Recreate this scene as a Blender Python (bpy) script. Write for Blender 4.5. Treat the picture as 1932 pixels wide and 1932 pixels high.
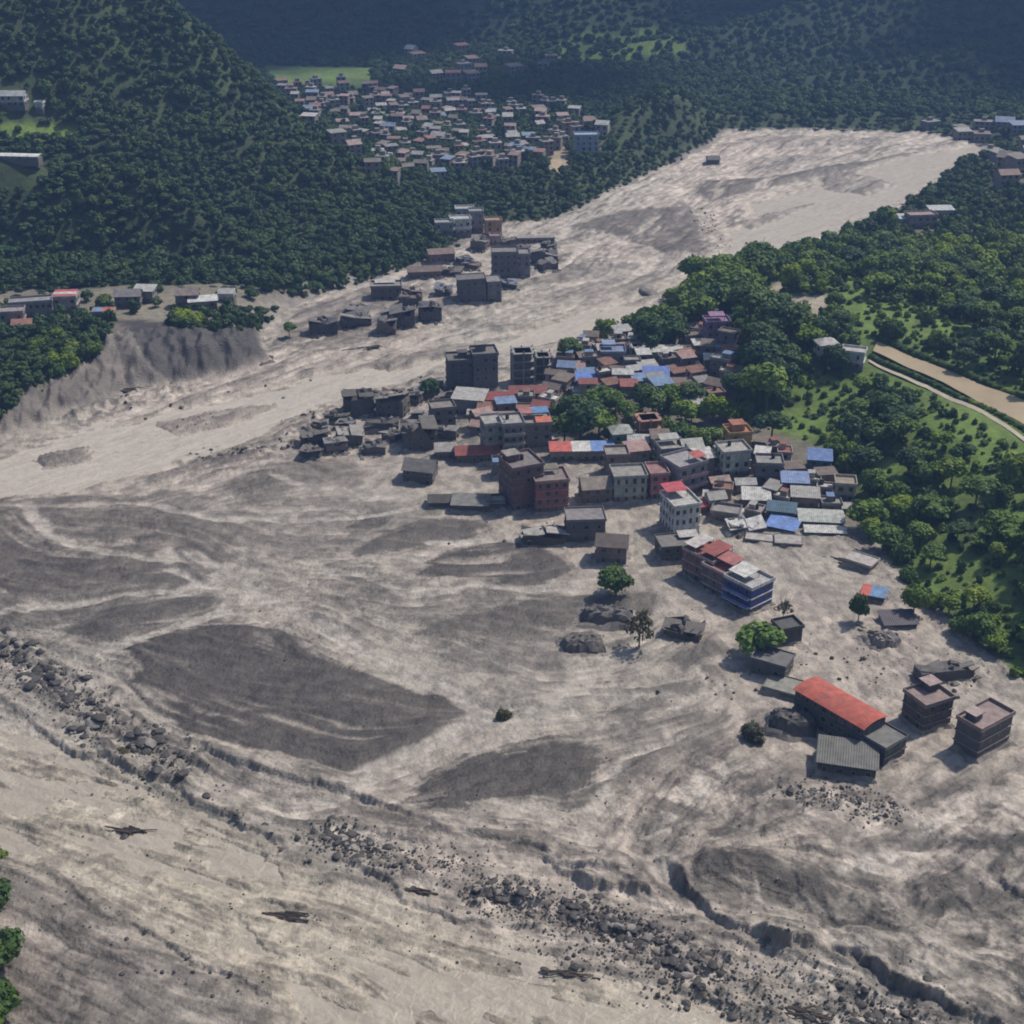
import bpy, math, random
import numpy as np
from mathutils import Vector

random.seed(7); RNG = np.random.default_rng(7)
for o in list(bpy.data.objects): bpy.data.objects.remove(o)
SC = bpy.context.scene; COL = SC.collection

# ------------------------------------------------------------------ camera
FPX, PITCH, CAMH = 2654.0, math.radians(26.4), 190.0     # focal length in units of a 1932 px wide picture
cam = bpy.data.cameras.new('camera'); camo = bpy.data.objects.new('camera', cam); COL.objects.link(camo)
cam.sensor_width = 36; cam.lens = 36 * FPX / 1932; cam.clip_start = 1; cam.clip_end = 20000
camo.location = (0, 0, CAMH); camo.rotation_euler = (math.pi/2 - PITCH, 0, 0)
SC.camera = camo
# ------------------------------------------------------------------ sky, sun, exposure
SUN_EL, SUN_AZ = math.radians(55), math.atan2(0.84, 0.54)       # from the right, a little beyond the scene
w = bpy.data.worlds.new('World'); SC.world = w; w.use_nodes = True
nt = w.node_tree; nt.nodes.clear()
sky = nt.nodes.new('ShaderNodeTexSky'); sky.sky_type = 'NISHITA'; sky.sun_disc = False
sky.sun_elevation = SUN_EL; sky.sun_rotation = SUN_AZ; sky.air_density = 1.3; sky.dust_density = 2.0
bg = nt.nodes.new('ShaderNodeBackground'); bg.inputs[1].default_value = 0.08
out = nt.nodes.new('ShaderNodeOutputWorld')
nt.links.new(sky.outputs[0], bg.inputs[0]); nt.links.new(bg.outputs[0], out.inputs[0])
sun = bpy.data.lights.new('sun', 'SUN'); sun.energy = 3.9; sun.angle = math.radians(3.0); sun.color = (1.0, 0.93, 0.82)
suno = bpy.data.objects.new('sun', sun); COL.objects.link(suno)
sv = Vector((math.sin(SUN_AZ)*math.cos(SUN_EL), math.cos(SUN_AZ)*math.cos(SUN_EL), math.sin(SUN_EL)))
suno.rotation_euler = sv.to_track_quat('Z', 'Y').to_euler(); suno.location = (300, 200, 500)
SC.view_settings.view_transform = 'Standard'; SC.view_settings.look = 'None'
SC.view_settings.exposure = 0.2; SC.view_settings.gamma = 1.0; SC.view_settings.use_curve_mapping = False
SC.render.engine = 'CYCLES'
SC.cycles.filter_width = 1.9
SC.cycles.max_bounces = 5; SC.cycles.diffuse_bounces = 2; SC.cycles.volume_bounces = 0; SC.cycles.transparent_max_bounces = 6

# ------------------------------------------------------------------ geometry of the view: picture point -> place on the ground
cP, sP = math.cos(PITCH), math.sin(PITCH)
def ray(u, v):
    a = (u - 966) / FPX; b = (966 - v) / FPX
    return a, cP + sP*b, -sP + cP*b
def pix(u, v, z=0.0):
    dx, dy, dz = ray(u, v); t = (z - CAMH) / dz
    return dx*t, dy*t
def proj(x, y, z):
    zz = np.asarray(z) - CAMH
    depth = y*cP - zz*sP; up = y*sP + zz*cP
    return 966 + FPX*x/depth, 966 - FPX*up/depth, depth
def PX(pts, z=0.0): return np.array([pix(u, v, z) for u, v in pts])

# ------------------------------------------------------------------ numpy helpers
def hash2(i, j, s):
    h = (i.astype(np.int64)*374761393 + j.astype(np.int64)*668265263 + s*1442695041) & 0xffffffff
    h = ((h ^ (h >> 13)) * 1274126177) & 0xffffffff
    return ((h ^ (h >> 16)) & 0xffff) / 65535.0
def vnoise(x, y, sc, s=0):
    x = x/sc; y = y/sc; i = np.floor(x); j = np.floor(y); fx = x-i; fy = y-j
    fx = fx*fx*(3-2*fx); fy = fy*fy*(3-2*fy)
    a = hash2(i, j, s); b = hash2(i+1, j, s); c = hash2(i, j+1, s); d = hash2(i+1, j+1, s)
    return (a*(1-fx)+b*fx)*(1-fy) + (c*(1-fx)+d*fx)*fy
def fbm(x, y, sc, s=0, n=4, g=0.5):
    t = 0; a = 1; tot = 0
    for k in range(n): t = t + a*vnoise(x, y, sc/2**k, s+k*17); tot += a; a *= g
    return t/tot
def sstep(a, b, x):
    t = np.clip((x-a)/(b-a), 0, 1); return t*t*(3-2*t)
def seg_dist(P, X, Y, closed):
    n = len(P); best = np.full(X.shape, 1e18); side = np.zeros(X.shape); tpar = np.zeros(X.shape)
    for k in range(n if closed else n-1):
        ax, ay = P[k]; bx, by = P[(k+1) % n]; ex, ey = bx-ax, by-ay; L = ex*ex+ey*ey+1e-9
        t = np.clip(((X-ax)*ex+(Y-ay)*ey)/L, 0, 1); dx = X-ax-t*ex; dy = Y-ay-t*ey; d = dx*dx+dy*dy
        m = d < best; best = np.where(m, d, best)
        side = np.where(m, np.sign(ex*dy-ey*dx), side); tpar = np.where(m, k+t, tpar)
    return np.sqrt(best), side, tpar
def inside(P, X, Y):
    r = np.zeros(X.shape, bool); n = len(P)
    for k in range(n):
        x1, y1 = P[k]; x2, y2 = P[(k+1) % n]
        c = ((y1 > Y) != (y2 > Y)) & (X < (x2-x1)*(Y-y1)/((y2-y1) if y2 != y1 else 1e-9) + x1)
        r ^= c
    return r
def poly_sd(P, X, Y, far=60.0):
    """signed distance, negative inside; only exact within `far` of the outline"""
    res = np.full(X.shape, far)
    m = (X > P[:,0].min()-far) & (X < P[:,0].max()+far) & (Y > P[:,1].min()-far) & (Y < P[:,1].max()+far)
    if m.any():
        d, _, _ = seg_dist(P, X[m], Y[m], True)
        res[m] = np.where(inside(P, X[m], Y[m]), -d, d)
    return res

# ------------------------------------------------------------------ land form
SHORE = PX([(-1500,1240),(-700,1040),(-150,880),(0,838),(60,815),(140,785),(240,748),(330,730),(400,718),(470,703),(520,682),(500,650),(500,620),(540,590),
  (600,562),(700,533),(800,497),(866,468),(905,440),(935,425),(1000,425),(1060,412),(1100,392),(1200,343),(1280,308),(1340,277),(1364,256),(1376,249),
  (1450,246),(1550,247),(1650,250),(1750,253),(1820,266),(1870,284),(1850,296),(1800,315),(1760,352),(1680,402),(1600,433),(1530,463),(1450,498),(1340,533),
  (1290,562),(1200,612),(1130,652),(1060,680),(1035,720),(1035,790),(1045,850),(1150,868),(1240,905),(1330,925),(1420,960),(1540,965),(1610,1005),
  (1690,1090),(1740,1150),(1800,1210),(1880,1272),(1945,1315),(2200,1450),(2900,1800),(4000,2600),(3600,3600),(-1800,3600),(-200,2500),(-20,2100),(-6,1932),(-6,1750),(-28,1610),
  (-160,1500),(-700,1420),(-1800,1500)])
def P1(u, v): return pix(u, v, 0)
# (u, v, plateau height, bank width)
PLAT = [(0,640,12,16),(200,620,12,14),(400,620,12,13),(520,600,4,14),(-60,700,11,30),(700,480,5,25),(850,400,5,25),(700,300,4,40),(900,250,5,40),(1100,330,8,22),
  (1250,250,8,22),(600,150,8,60),(900,120,10,60),(1300,180,8,60),(1700,180,8,60),(1932,260,8,40),(1850,350,7,25),(1650,480,8,25),(1400,560,7,25),(1250,650,2.0,25),
  (1200,720,2.0,25),(1330,800,2.5,25),(1450,900,2.5,25),(1560,900,5,40),(1480,700,16,60),(1600,620,18,60),(1750,700,18,60),(1932,760,18,60),(1800,900,18,60),
  (1700,1000,12,50),(1932,1100,18,60),(1850,1180,11,45),(2200,1300,16,50),(-150,1800,10,25),(-400,1450,9,25),(-400,620,14,20)]
PLP = np.array([P1(u, v) for u, v, *_ in PLAT]); PLH = np.array([[p[2], p[3]] for p in PLAT], float)
RIDGES = [  # crest points x, y, z ; slope ; softness
  ([(-520,880,300),(-330,845,190),(-250,822,138),(-184,800,91),(-135,812,48),(-108,828,10),(-95,835,-8)], 0.92),
  ([(-420,725,66),(-330,722,55),(-240,718,48),(-155,742,42),(-110,756,36),(-80,770,14),(-62,780,-4)], 0.50),
  ([(-520,675,78),(-330,662,54),(-238,650,46),(-170,642,42),(-130,626,22),(-114,610,5)], 1.0),
  ([(-100,690,14),(-70,672,8),(-45,700,6)], 0.35),
  ([(-1600,1800,500),(-900,1780,430),(-300,1760,370),(300,1750,380),(900,1800,450),(1800,1700,520)], 0.80),
  ([(-700,1330,250),(-480,1180,140),(-330,1080,60)], 0.6),
  ([(900,1250,190),(600,1180,95),(384,1112,36),(249,1092,17),(120,1080,3)], 0.55),
  ([(900,1480,260),(600,1370,130),(300,1262,52),(93,1210,19),(30,1200,6)], 0.5),
  ([(60,1330,50),(200,1400,70),(400,1500,130)], 0.5),
  ([(55,850,8),(72,895,24),(98,925,31),(125,962,15)], 0.62),
  ([(330,760,34),(420,620,50),(520,500,60)], 0.4),
  ([(-900,60,160),(-400,-60,120),(0,-160,110),(500,-120,140),(1200,0,220)], 0.55),
]
def shore_d(X, Y):
    d, _, _ = seg_dist(SHORE, X, Y, True)
    return np.where(inside(SHORE, X, Y), -d, d)
def ridge(P, k, X, Y):
    P = np.array(P, float); best = np.full(X.shape, -1e9)
    for q in range(len(P)-1):
        a, b = P[q], P[q+1]; e = b-a; L = e[0]**2+e[1]**2
        t = np.clip(((X-a[0])*e[0]+(Y-a[1])*e[1])/L, 0, 1)
        d = np.hypot(X-a[0]-t*e[0], Y-a[1]-t*e[1])
        best = np.maximum(best, a[2]+t*e[2]-k*(np.sqrt(d*d+36)-6))
    return best
def H(X, Y, d=None):
    X = np.asarray(X, float); Y = np.asarray(Y, float)
    if d is None: d = shore_d(X, Y)
    ws = 0; hs = 0; bs = 0
    for (px, py), (hh, bw) in zip(PLP, PLH):
        wgt = 1/((X-px)**2+(Y-py)**2+100)**1.5
        ws = ws+wgt; hs = hs+wgt*hh; bs = bs+wgt*bw
    hp = hs/ws; bw = bs/ws
    base = hp*sstep(0, 1, np.clip(d, 0, None)/bw*0.92+0.04) + 0.25
    z = base
    for P, k in RIDGES:
        r = ridge(P, k, X, Y)
        kk = 6.0; m = np.maximum(z, r); z = m + kk*0.25*np.clip(1-np.abs(z-r)/kk, 0, 1)**2
    z = z*sstep(-2, 22, d) + base*(1-sstep(-2, 22, d))
    z = z + (fbm(X, Y, 60, 3, 4)-0.5)*np.clip(z*0.33, 0, 15)*sstep(0, 40, d)*(z > 21) + (fbm(X, Y, 14, 5, 3)-0.5)*1.6*sstep(3, 20, d)
    zin = -6*sstep(0, 8, -d) - 0.1
    return np.where(d > 0, z, np.minimum(zin, 0.2))
def Hq(x, y):
    """land height by lookup in the land grid (0 on the mud)"""
    x = np.asarray(x, float); y = np.asarray(y, float)
    i = np.clip(np.searchsorted(gx, x)-1, 0, len(gx)-2); j = np.clip(np.searchsorted(gy, y)-1, 0, len(gy)-2)
    a = np.clip((x-gx[i])/(gx[i+1]-gx[i]), 0, 1); b = np.clip((y-gy[j])/(gy[j+1]-gy[j]), 0, 1)
    def L(G): return (G[j,i]*(1-a)+G[j,i+1]*a)*(1-b)+(G[j+1,i]*(1-a)+G[j+1,i+1]*a)*b
    return np.where(L(TD) > 0, np.maximum(L(TZ), 0), 0.0), L(TD)
def H1(x, y): return float(Hq(x, y)[0])
def hit(u, v):
    """place on the land under a picture point: march the ray down to the land form"""
    dx, dy, dz = ray(u, v)
    t1 = -CAMH/dz; ts = np.linspace(0.35*t1, t1*1.002, 260)
    X = dx*ts; Y = dy*ts; Z = CAMH+dz*ts
    G, _ = Hq(X, Y)
    k = int(np.argmax(Z <= G))
    if Z[k] > G[k]: k = len(ts)-1
    if k > 0:
        e0 = Z[k-1]-G[k-1]; e1 = Z[k]-G[k]; f = e0/(e0-e1+1e-9); t = ts[k-1]+(ts[k]-ts[k-1])*f
    else: t = ts[k]
    return dx*t, dy*t, float(G[k])

# ------------------------------------------------------------------ materials
MATS = {}
def N(nt, t, **k):
    n = nt.nodes.new(t)
    for a, b in k.items(): setattr(n, a, b)
    return n
def newmat(name):
    m = bpy.data.materials.new(name); m.use_nodes = True; nt = m.node_tree
    b = nt.nodes['Principled BSDF']; return m, nt, b
def mixc(nt, fac, a, b, mode='MIX'):
    n = N(nt, 'ShaderNodeMix', data_type='RGBA', blend_type=mode)
    for idx, val in ((0, fac), (6, a), (7, b)):
        if hasattr(val, 'is_linked'): nt.links.new(val, n.inputs[idx])
        else: n.inputs[idx].default_value = val if idx == 0 else (*val, 1)
    return n.outputs[2]
def noise(nt, vec, scale, detail=4, rough=0.55, dist=0.0):
    n = N(nt, 'ShaderNodeTexNoise'); n.inputs['Scale'].default_value = scale; n.inputs['Detail'].default_value = detail
    n.inputs['Roughness'].default_value = rough; n.inputs['Distortion'].default_value = dist
    if vec is not None: nt.links.new(vec, n.inputs['Vector'])
    return n.outputs['Fac']
def ramp(nt, v, a, b, lo=0.0, hi=1.0):
    n = N(nt, 'ShaderNodeMapRange'); n.inputs[1].default_value = a; n.inputs[2].default_value = b
    n.inputs[3].default_value = lo; n.inputs[4].default_value = hi; nt.links.new(v, n.inputs[0]); return n.outputs[0]
MUDC = (0.30, 0.27, 0.25)
def mat_plain(name, col, rough=0.8, var=0.25, scale=1.2, metal=0.0, stain=0.0, mudh=0.0):
    """painted / plastered / sheet surface: blotchy tone, vertical streaks, optional dark mud and base shadow line near the ground"""
    key = (name, tuple(col), mudh)
    if key in MATS: return MATS[key]
    m, nt, b = newmat(name); MATS[key] = m
    tc = N(nt, 'ShaderNodeTexCoord'); P = tc.outputs['Object']
    geo = N(nt, 'ShaderNodeNewGeometry')
    f = ramp(nt, noise(nt, geo.outputs['Position'], scale, 5, 0.6), 0.3, 0.7, 1-var, 1+var*0.6)
    c = mixc(nt, 1.0, col, f, 'MULTIPLY')
    if stain > 0:
        mp = N(nt, 'ShaderNodeMapping'); mp.inputs['Scale'].default_value = (1.6, 1.6, 0.18); nt.links.new(geo.outputs['Position'], mp.inputs[0])
        s = ramp(nt, noise(nt, mp.outputs[0], 1.0, 4, 0.65), 0.48, 0.75, 0, stain)
        c = mixc(nt, s, c, tuple(x*0.45 for x in (0.28, 0.25, 0.22)))
    if mudh > 0:
        sep = N(nt, 'ShaderNodeSeparateXYZ'); nt.links.new(P, sep.inputs[0])
        ad = N(nt, 'ShaderNodeMath', operation='MULTIPLY_ADD'); nt.links.new(noise(nt, geo.outputs['Position'], 0.5, 4), ad.inputs[0])
        ad.inputs[1].default_value = 3.0; nt.links.new(sep.outputs[2], ad.inputs[2])
        s = ramp(nt, ad.outputs[0], mudh+1.5-0.5, mudh+1.5+0.6, 0.85, 0)
        c = mixc(nt, s, c, (0.095, 0.085, 0.08))  # wet mud tone, darkened to include the shadow line at wall bases
    nt.links.new(c, b.inputs['Base Color']); b.inputs['Roughness'].default_value = rough; b.inputs['Metallic'].default_value = metal
    bp = N(nt, 'ShaderNodeBump'); bp.inputs['Strength'].default_value = 0.25; bp.inputs['Distance'].default_value = 0.1
    nt.links.new(noise(nt, geo.outputs['Position'], 3.0, 4), bp.inputs['Height']); nt.links.new(bp.outputs[0], b.inputs['Normal'])
    return m
def mat_attr(name, rough, sc1, sc2, var, bump, bdist, streak=None):
    m, nt, b = newmat(name)
    at = N(nt, 'ShaderNodeAttribute', attribute_name='albedo')
    geo = N(nt, 'ShaderNodeNewGeometry'); P = geo.outputs['Position']
    n1 = noise(nt, P, sc1, 6, 0.62, 0.4); n2 = noise(nt, P, sc2, 5, 0.6)
    f1 = ramp(nt, n1, 0.3, 0.7, 1-var, 1+var*0.7); f2 = ramp(nt, n2, 0.3, 0.7, 1-var*0.8, 1+var*0.5)
    c = mixc(nt, 1.0, at.outputs['Color'], f1, 'MULTIPLY'); c = mixc(nt, 1.0, c, f2, 'MULTIPLY')
    nt.links.new(c, b.inputs['Base Color']); b.inputs['Roughness'].default_value = rough
    bp = N(nt, 'ShaderNodeBump'); bp.inputs['Strength'].default_value = bump; bp.inputs['Distance'].default_value = bdist
    nt.links.new(n2, bp.inputs['Height']); nt.links.new(bp.outputs[0], b.inputs['Normal'])
    return m
def mat_leaf(name, c1, c2, c3, yel=0.9):
    m, nt, b = newmat(name)
    oi = N(nt, 'ShaderNodeObjectInfo'); geo = N(nt, 'ShaderNodeNewGeometry')
    r = N(nt, 'ShaderNodeValToRGB'); e = r.color_ramp.elements
    e[0].position = 0; e[0].color = (*c1, 1); e[1].position = 1; e[1].color = (*c3, 1); k = e.new(0.55); k.color = (*c2, 1)
    nt.links.new(oi.outputs['Random'], r.inputs[0])
    f = ramp(nt, noise(nt, geo.outputs['Position'], 0.35, 3), 0.3, 0.7, 0.75, 1.25)
    c = mixc(nt, 1.0, r.outputs[0], f, 'MULTIPLY')
    g = ramp(nt, noise(nt, geo.outputs['Position'], 0.025, 4), 0.42, 0.62, 0.0, yel)
    c = mixc(nt, g, c, mixc(nt, 1.0, c, (1.85, 1.5, 0.75), 'MULTIPLY'))
    nt.links.new(c, b.inputs['Base Color']); b.inputs['Roughness'].default_value = 0.65
    b.inputs['Specular IOR Level'].default_value = 0.25
    tr = N(nt, 'ShaderNodeBsdfTranslucent'); nt.links.new(c, tr.inputs['Color'])
    mx = N(nt, 'ShaderNodeMixShader'); mx.inputs[0].default_value = 0.22
    o = nt.nodes['Material Output']; nt.links.new(b.outputs[0], mx.inputs[1]); nt.links.new(tr.outputs[0], mx.inputs[2]); nt.links.new(mx.outputs[0], o.inputs[0])
    return m
M_LEAF = mat_leaf('forest_foliage', (0.046,0.095,0.026), (0.078,0.145,0.028), (0.135,0.215,0.034))
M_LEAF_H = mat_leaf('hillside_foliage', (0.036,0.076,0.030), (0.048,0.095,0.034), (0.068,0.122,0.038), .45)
M_LEAF_L = mat_leaf('bright_foliage', (0.11,0.19,0.035), (0.125,0.21,0.04), (0.15,0.22,0.045))
M_LEAF_D = mat_leaf('dark_foliage', (0.036,0.082,0.034), (0.042,0.092,0.036), (0.05,0.10,0.038))
M_LEAF_M = mat_leaf('muddied_foliage', (0.085,0.085,0.055), (0.085,0.09,0.055), (0.10,0.10,0.06))
M_BARK = mat_plain('bark', (0.09,0.07,0.05), 0.9, 0.3, 3)
M_ROCK = mat_plain('boulder_stone', (0.26,0.235,0.215), 0.85, 0.45, 0.45)
M_ROCK_D = mat_plain('shadow_dark_stone', (0.055,0.050,0.048), 0.7, 0.4, 0.5)  # darkened stone copy: black shadow among the boulders put into the colour
M_GLASS = mat_plain('window_glass', (0.018,0.02,0.024), 0.25, 0.3, 1)
M_FRAME = mat_plain('window_frame', (0.20,0.18,0.165), 0.7, 0.2, 1)
M_TANK = mat_plain('tank_plastic', (0.02,0.02,0.022), 0.5, 0.2, 1)
M_MUDCOAT = mat_plain('banked_mud', (0.25,0.222,0.197), 0.8, 0.45, 0.5)
M_WOOD = mat_plain('wet_wood', (0.07,0.055,0.045), 0.9, 0.3, 2)

# ------------------------------------------------------------------ object helpers
def tag(o, label=None, cat=None, group=None, kind=None):
    for k, v in (('label', label), ('category', cat), ('group', group), ('kind', kind)):
        if v: o[k] = v
    return o
def empty(name, loc, rz=0.0):
    o = bpy.data.objects.new(name, None); COL.objects.link(o); o.location = loc; o.rotation_euler[2] = rz; o.empty_display_size = 0.5
    return o
def obj(name, me, parent=None, loc=(0,0,0), rz=0.0, scale=None):
    o = bpy.data.objects.new(name, me); COL.objects.link(o); o.location = loc; o.rotation_euler[2] = rz
    if scale is not None: o.scale = scale
    if parent: o.parent = parent
    return o
class MB:
    def __init__(s): s.v = []; s.f = []; s.m = []; s.mats = []
    def mi(s, mat):
        if mat not in s.mats: s.mats.append(mat)
        return s.mats.index(mat)
    def poly(s, pts, mat):
        n = len(s.v); s.v += [tuple(p) for p in pts]; s.f.append(tuple(range(n, n+len(pts)))); s.m.append(s.mi(mat))
    def hexa(s, b, t, mat):
        n = len(s.v); s.v += [tuple(p) for p in b+t]; k = len(b); q = s.mi(mat)
        s.f.append(tuple(range(n+k-1, n-1, -1))); s.m.append(q)
        s.f.append(tuple(range(n+k, n+2*k))); s.m.append(q)
        for i in range(k):
            j = (i+1) % k; s.f.append((n+i, n+j, n+k+j, n+k+i)); s.m.append(q)
    def box(s, x0, x1, y0, y1, z0, z1, mat):
        c = [(x0,y0),(x1,y0),(x1,y1),(x0,y1)]
        s.hexa([(x,y,z0) for x,y in c], [(x,y,z1) for x,y in c], mat)
    def tube(s, a, b, r0, r1, mat, n=6):
        a = Vector(a); b = Vector(b); d = (b-a).normalized(); p = d.orthogonal().normalized(); q = d.cross(p)
        B = [tuple(a+(p*math.cos(2*math.pi*i/n)+q*math.sin(2*math.pi*i/n))*r0) for i in range(n)]
        T = [tuple(b+(p*math.cos(2*math.pi*i/n)+q*math.sin(2*math.pi*i/n))*r1) for i in range(n)]
        s.hexa(B, T, mat)
    def mesh(s, name, smooth=False):
        me = bpy.data.meshes.new(name); me.from_pydata(s.v, [], s.f); 
        for m in s.mats: me.materials.append(m)
        me.polygons.foreach_set('material_index', s.m)
        if smooth: me.polygons.foreach_set('use_smooth', [True]*len(s.f))
        me.update(); return me
def grid_mesh(name, X, Y, Z, keep, colors, mat, extra=None):
    """rows x cols arrays -> mesh with an albedo colour attribute; keep = cell mask"""
    R, C = X.shape; idx = np.arange(R*C).reshape(R, C)
    q = np.stack([idx[:-1,:-1], idx[:-1,1:], idx[1:,1:], idx[1:,:-1]], -1)[keep]
    used = np.zeros(R*C, bool); used[q.ravel()] = True
    remap = np.cumsum(used)-1; q = remap[q]
    co = np.stack([X.ravel(), Y.ravel(), Z.ravel()], -1)[used]
    me = bpy.data.meshes.new(name); nv = len(co); nf = len(q)
    me.vertices.add(nv); me.vertices.foreach_set('co', co.astype(np.float32).ravel())
    me.loops.add(nf*4); me.loops.foreach_set('vertex_index', q.astype(np.int32).ravel())
    me.polygons.add(nf); me.polygons.foreach_set('loop_start', np.arange(0, nf*4, 4, dtype=np.int32))
    me.polygons.foreach_set('use_smooth', np.ones(nf, bool))
    me.update(calc_edges=True)
    a = me.attributes.new('albedo', 'FLOAT_COLOR', 'POINT')
    cc = np.ones((nv, 4), np.float32); cc[:, :3] = colors.reshape(-1, 3)[used]
    a.data.foreach_set('color', cc.ravel())
    me.materials.append(mat); return me

# ================================================================== THE SETTING
# ---- land
def axis(lo, hi, fine_lo, fine_hi, step, grow=1.18):
    a = list(np.arange(fine_lo, fine_hi+step, step)); s = step; x = a[-1]
    while x < hi: s *= grow; x += s; a.append(x)
    s = step; x = fine_lo; pre = []
    while x > lo: s *= grow; x -= s; pre.append(x)
    return np.array(pre[::-1]+a)
gx = axis(-3000, 3000, -330, 420, 3.2); gy = axis(-1500, 6000, 150, 1150, 3.6, 1.10)
TX, TY = np.meshgrid(gx, gy); TD = shore_d(TX, TY); TZ = H(TX, TY, TD)
TU, TV, _ = proj(TX, np.maximum(TY, 60), TZ)
def inz(pts, U, V): return inside(np.array(pts, float), U, V)
# picture outlines of open ground (tested at the ground's own place)
Z_TOWN = [(1030,640),(1120,636),(1290,640),(1385,610),(1392,720),(1380,790),(1450,806),(1535,838),(1592,900),(1604,960),(1640,1020),(1700,1090),(1760,1160),(1830,1220),(1940,1300),(1940,1500),(1000,1500)]
Z_FARTOWN = [(520,158),(700,168),(760,186),(1000,192),(1060,208),(1140,238),(1140,285),(1085,262),(1030,322),(940,322),(860,342),(760,348),(690,325),(600,262)]
Z_FIELD = [(490,124),(705,128),(700,166),(530,166)]
Z_CANAL = [(1600,618),(1657,646),(2000,790),(2000,850),(1860,795),(1760,736),(1640,690)]
Z_SAND = [(1470,556),(1560,556),(1575,604),(1500,600),(1440,575),(1425,560),(1445,540),(1520,515),(1525,525),(1475,548)]
Z_MEADOWS = [[(1560,556),(1625,520),(1650,560),(1720,600),(1760,640),(1680,632),(1600,600)], [(1660,690),(1750,730),(1720,750),(1640,735)],
  [(1790,775),(1860,800),(1932,860),(1932,930),(1850,900),(1790,850)], [(1740,1060),(1800,1040),(1900,1070),(1915,1130),(1860,1150),(1760,1110)],
  [(1440,800),(1530,760),(1620,740),(1640,770),(1560,830),(1480,830)], [(1285,785),(1330,790),(1385,830),(1345,860),(1335,905),(1295,860)],
  [(1640,850),(1700,880),(1690,930),(1650,930)], [(1480,730),(1560,700),(1640,740),(1560,770)], [(1700,790),(1760,760),(1800,800),(1740,840)], [(1830,960),(1932,960),(1932,1010),(1850,1010)], [(1600,600),(1660,610),(1650,640),(1600,630)], [(1680,560),(1800,600),(1880,660),(1780,640)], [(0,228),(150,240),(150,264),(0,266)], [(1080,60),(1290,62),(1300,100),(1150,118),(1000,130)]]
Z_LVILL = [(-100,555),(60,545),(140,548),(210,540),(420,535),(560,560),(600,560),(560,590),(480,600),(330,606),(215,606),(150,606),(60,618),(-100,640)]
Z_RVILL = [[(1855,290),(1932,285),(2100,285),(2100,370),(1932,362),(1880,350)], [(1690,400),(1790,396),(1800,432),(1700,440)]]
Z_SLIP = [(1042,258),(1058,248),(1078,262),(1070,300),(1068,330),(1034,322)]
Z_DEB = [(-60,860),(-20,820),(15,790),(60,738),(120,714),(170,688),(205,640),(225,600),(300,690),(345,740),(200,800)]
Z_SCAR = [(215,600),(300,606),(395,630),(460,628),(515,620),(525,680),(480,706),(400,722),(330,735),(290,705),(270,670),(240,625)]
n1 = fbm(TX, TY, 26, 11, 4)[..., None]; n2 = fbm(TX, TY, 90, 12, 3)[..., None]
grass = np.array([0.055,0.085,0.026]); dry = np.array([0.10,0.105,0.045]); floor_ = np.array([0.035,0.05,0.022])
colr = floor_*(1-n1) + grass*n1
rz_ = ((TX > 60) & (TY < 640))[...,None]; colr = np.where(rz_, np.array([0.06,0.105,0.024])*(1-n1)+np.array([0.13,0.19,0.036])*n1, colr)
def put(mask, c, soft=None):
    global colr
    mm = mask[..., None].astype(float) if soft is None else soft[..., None]
    colr = colr*(1-mm) + np.array(c)*(0.8+0.4*n1)*mm
put(TY > 985, (0.030,0.052,0.022))
for zz in Z_MEADOWS: put(inz(zz, TU, TV) & (TY > 60), (0.125,0.19,0.035))
put(inz(Z_FIELD, TU, TV), (0.13,0.20,0.05))
put(inz(Z_TOWN, TU, TV) & (TD < 70), (0.16,0.145,0.115)*1)
put(inz(Z_FARTOWN, TU, TV), (0.13,0.13,0.09))
put(inz(Z_SAND, TU, TV), (0.36,0.31,0.24))
put(inz(Z_LVILL, TU, TV), (0.20,0.18,0.14))
for zz in Z_RVILL: put(inz(zz, TU, TV), (0.18,0.16,0.13))
put(inz(Z_SLIP, TU, TV), (0.42,0.34,0.23))
leftbank = sstep(-60, -130, TX)*sstep(520, 480, np.abs(TY-0)*0+TY)
coatw = 5 + 14*((TX < -55) & (TY < 640))
put(None, (0.25,0.225,0.20), sstep(1.0, 0.35, TD/coatw + (n1[...,0]-0.5)*0.9)*(TY < 1000))
put(inz(Z_DEB, TU, TV), (0.15,0.13,0.115))
put(inz(Z_SCAR, TU, TV), (0.06,0.054,0.054))
TZ = TZ + np.where((TD > 1) & (TD < 26) & (TX < -50) & (TY < 640), (fbm(TX, TY, 9, 201, 3)-.5)*4.0*np.sin(np.clip(TD/26, 0, 1)*math.pi), 0)
M_LAND = mat_attr('land_soil_and_grass', 0.95, 0.05, 0.35, 0.35, 0.6, 1.0)
land = obj('terrain', grid_mesh('terrain', TX, TY, TZ, (np.minimum.reduce([TD[:-1,:-1], TD[1:,1:], TD[1:,:-1], TD[:-1,1:]]) > -30) | (TX[:-1,:-1] < -700) | (TX[:-1,:-1] > 700), np.clip(colr, 0, 1), M_LAND))
tag(land, kind='structure')

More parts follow.
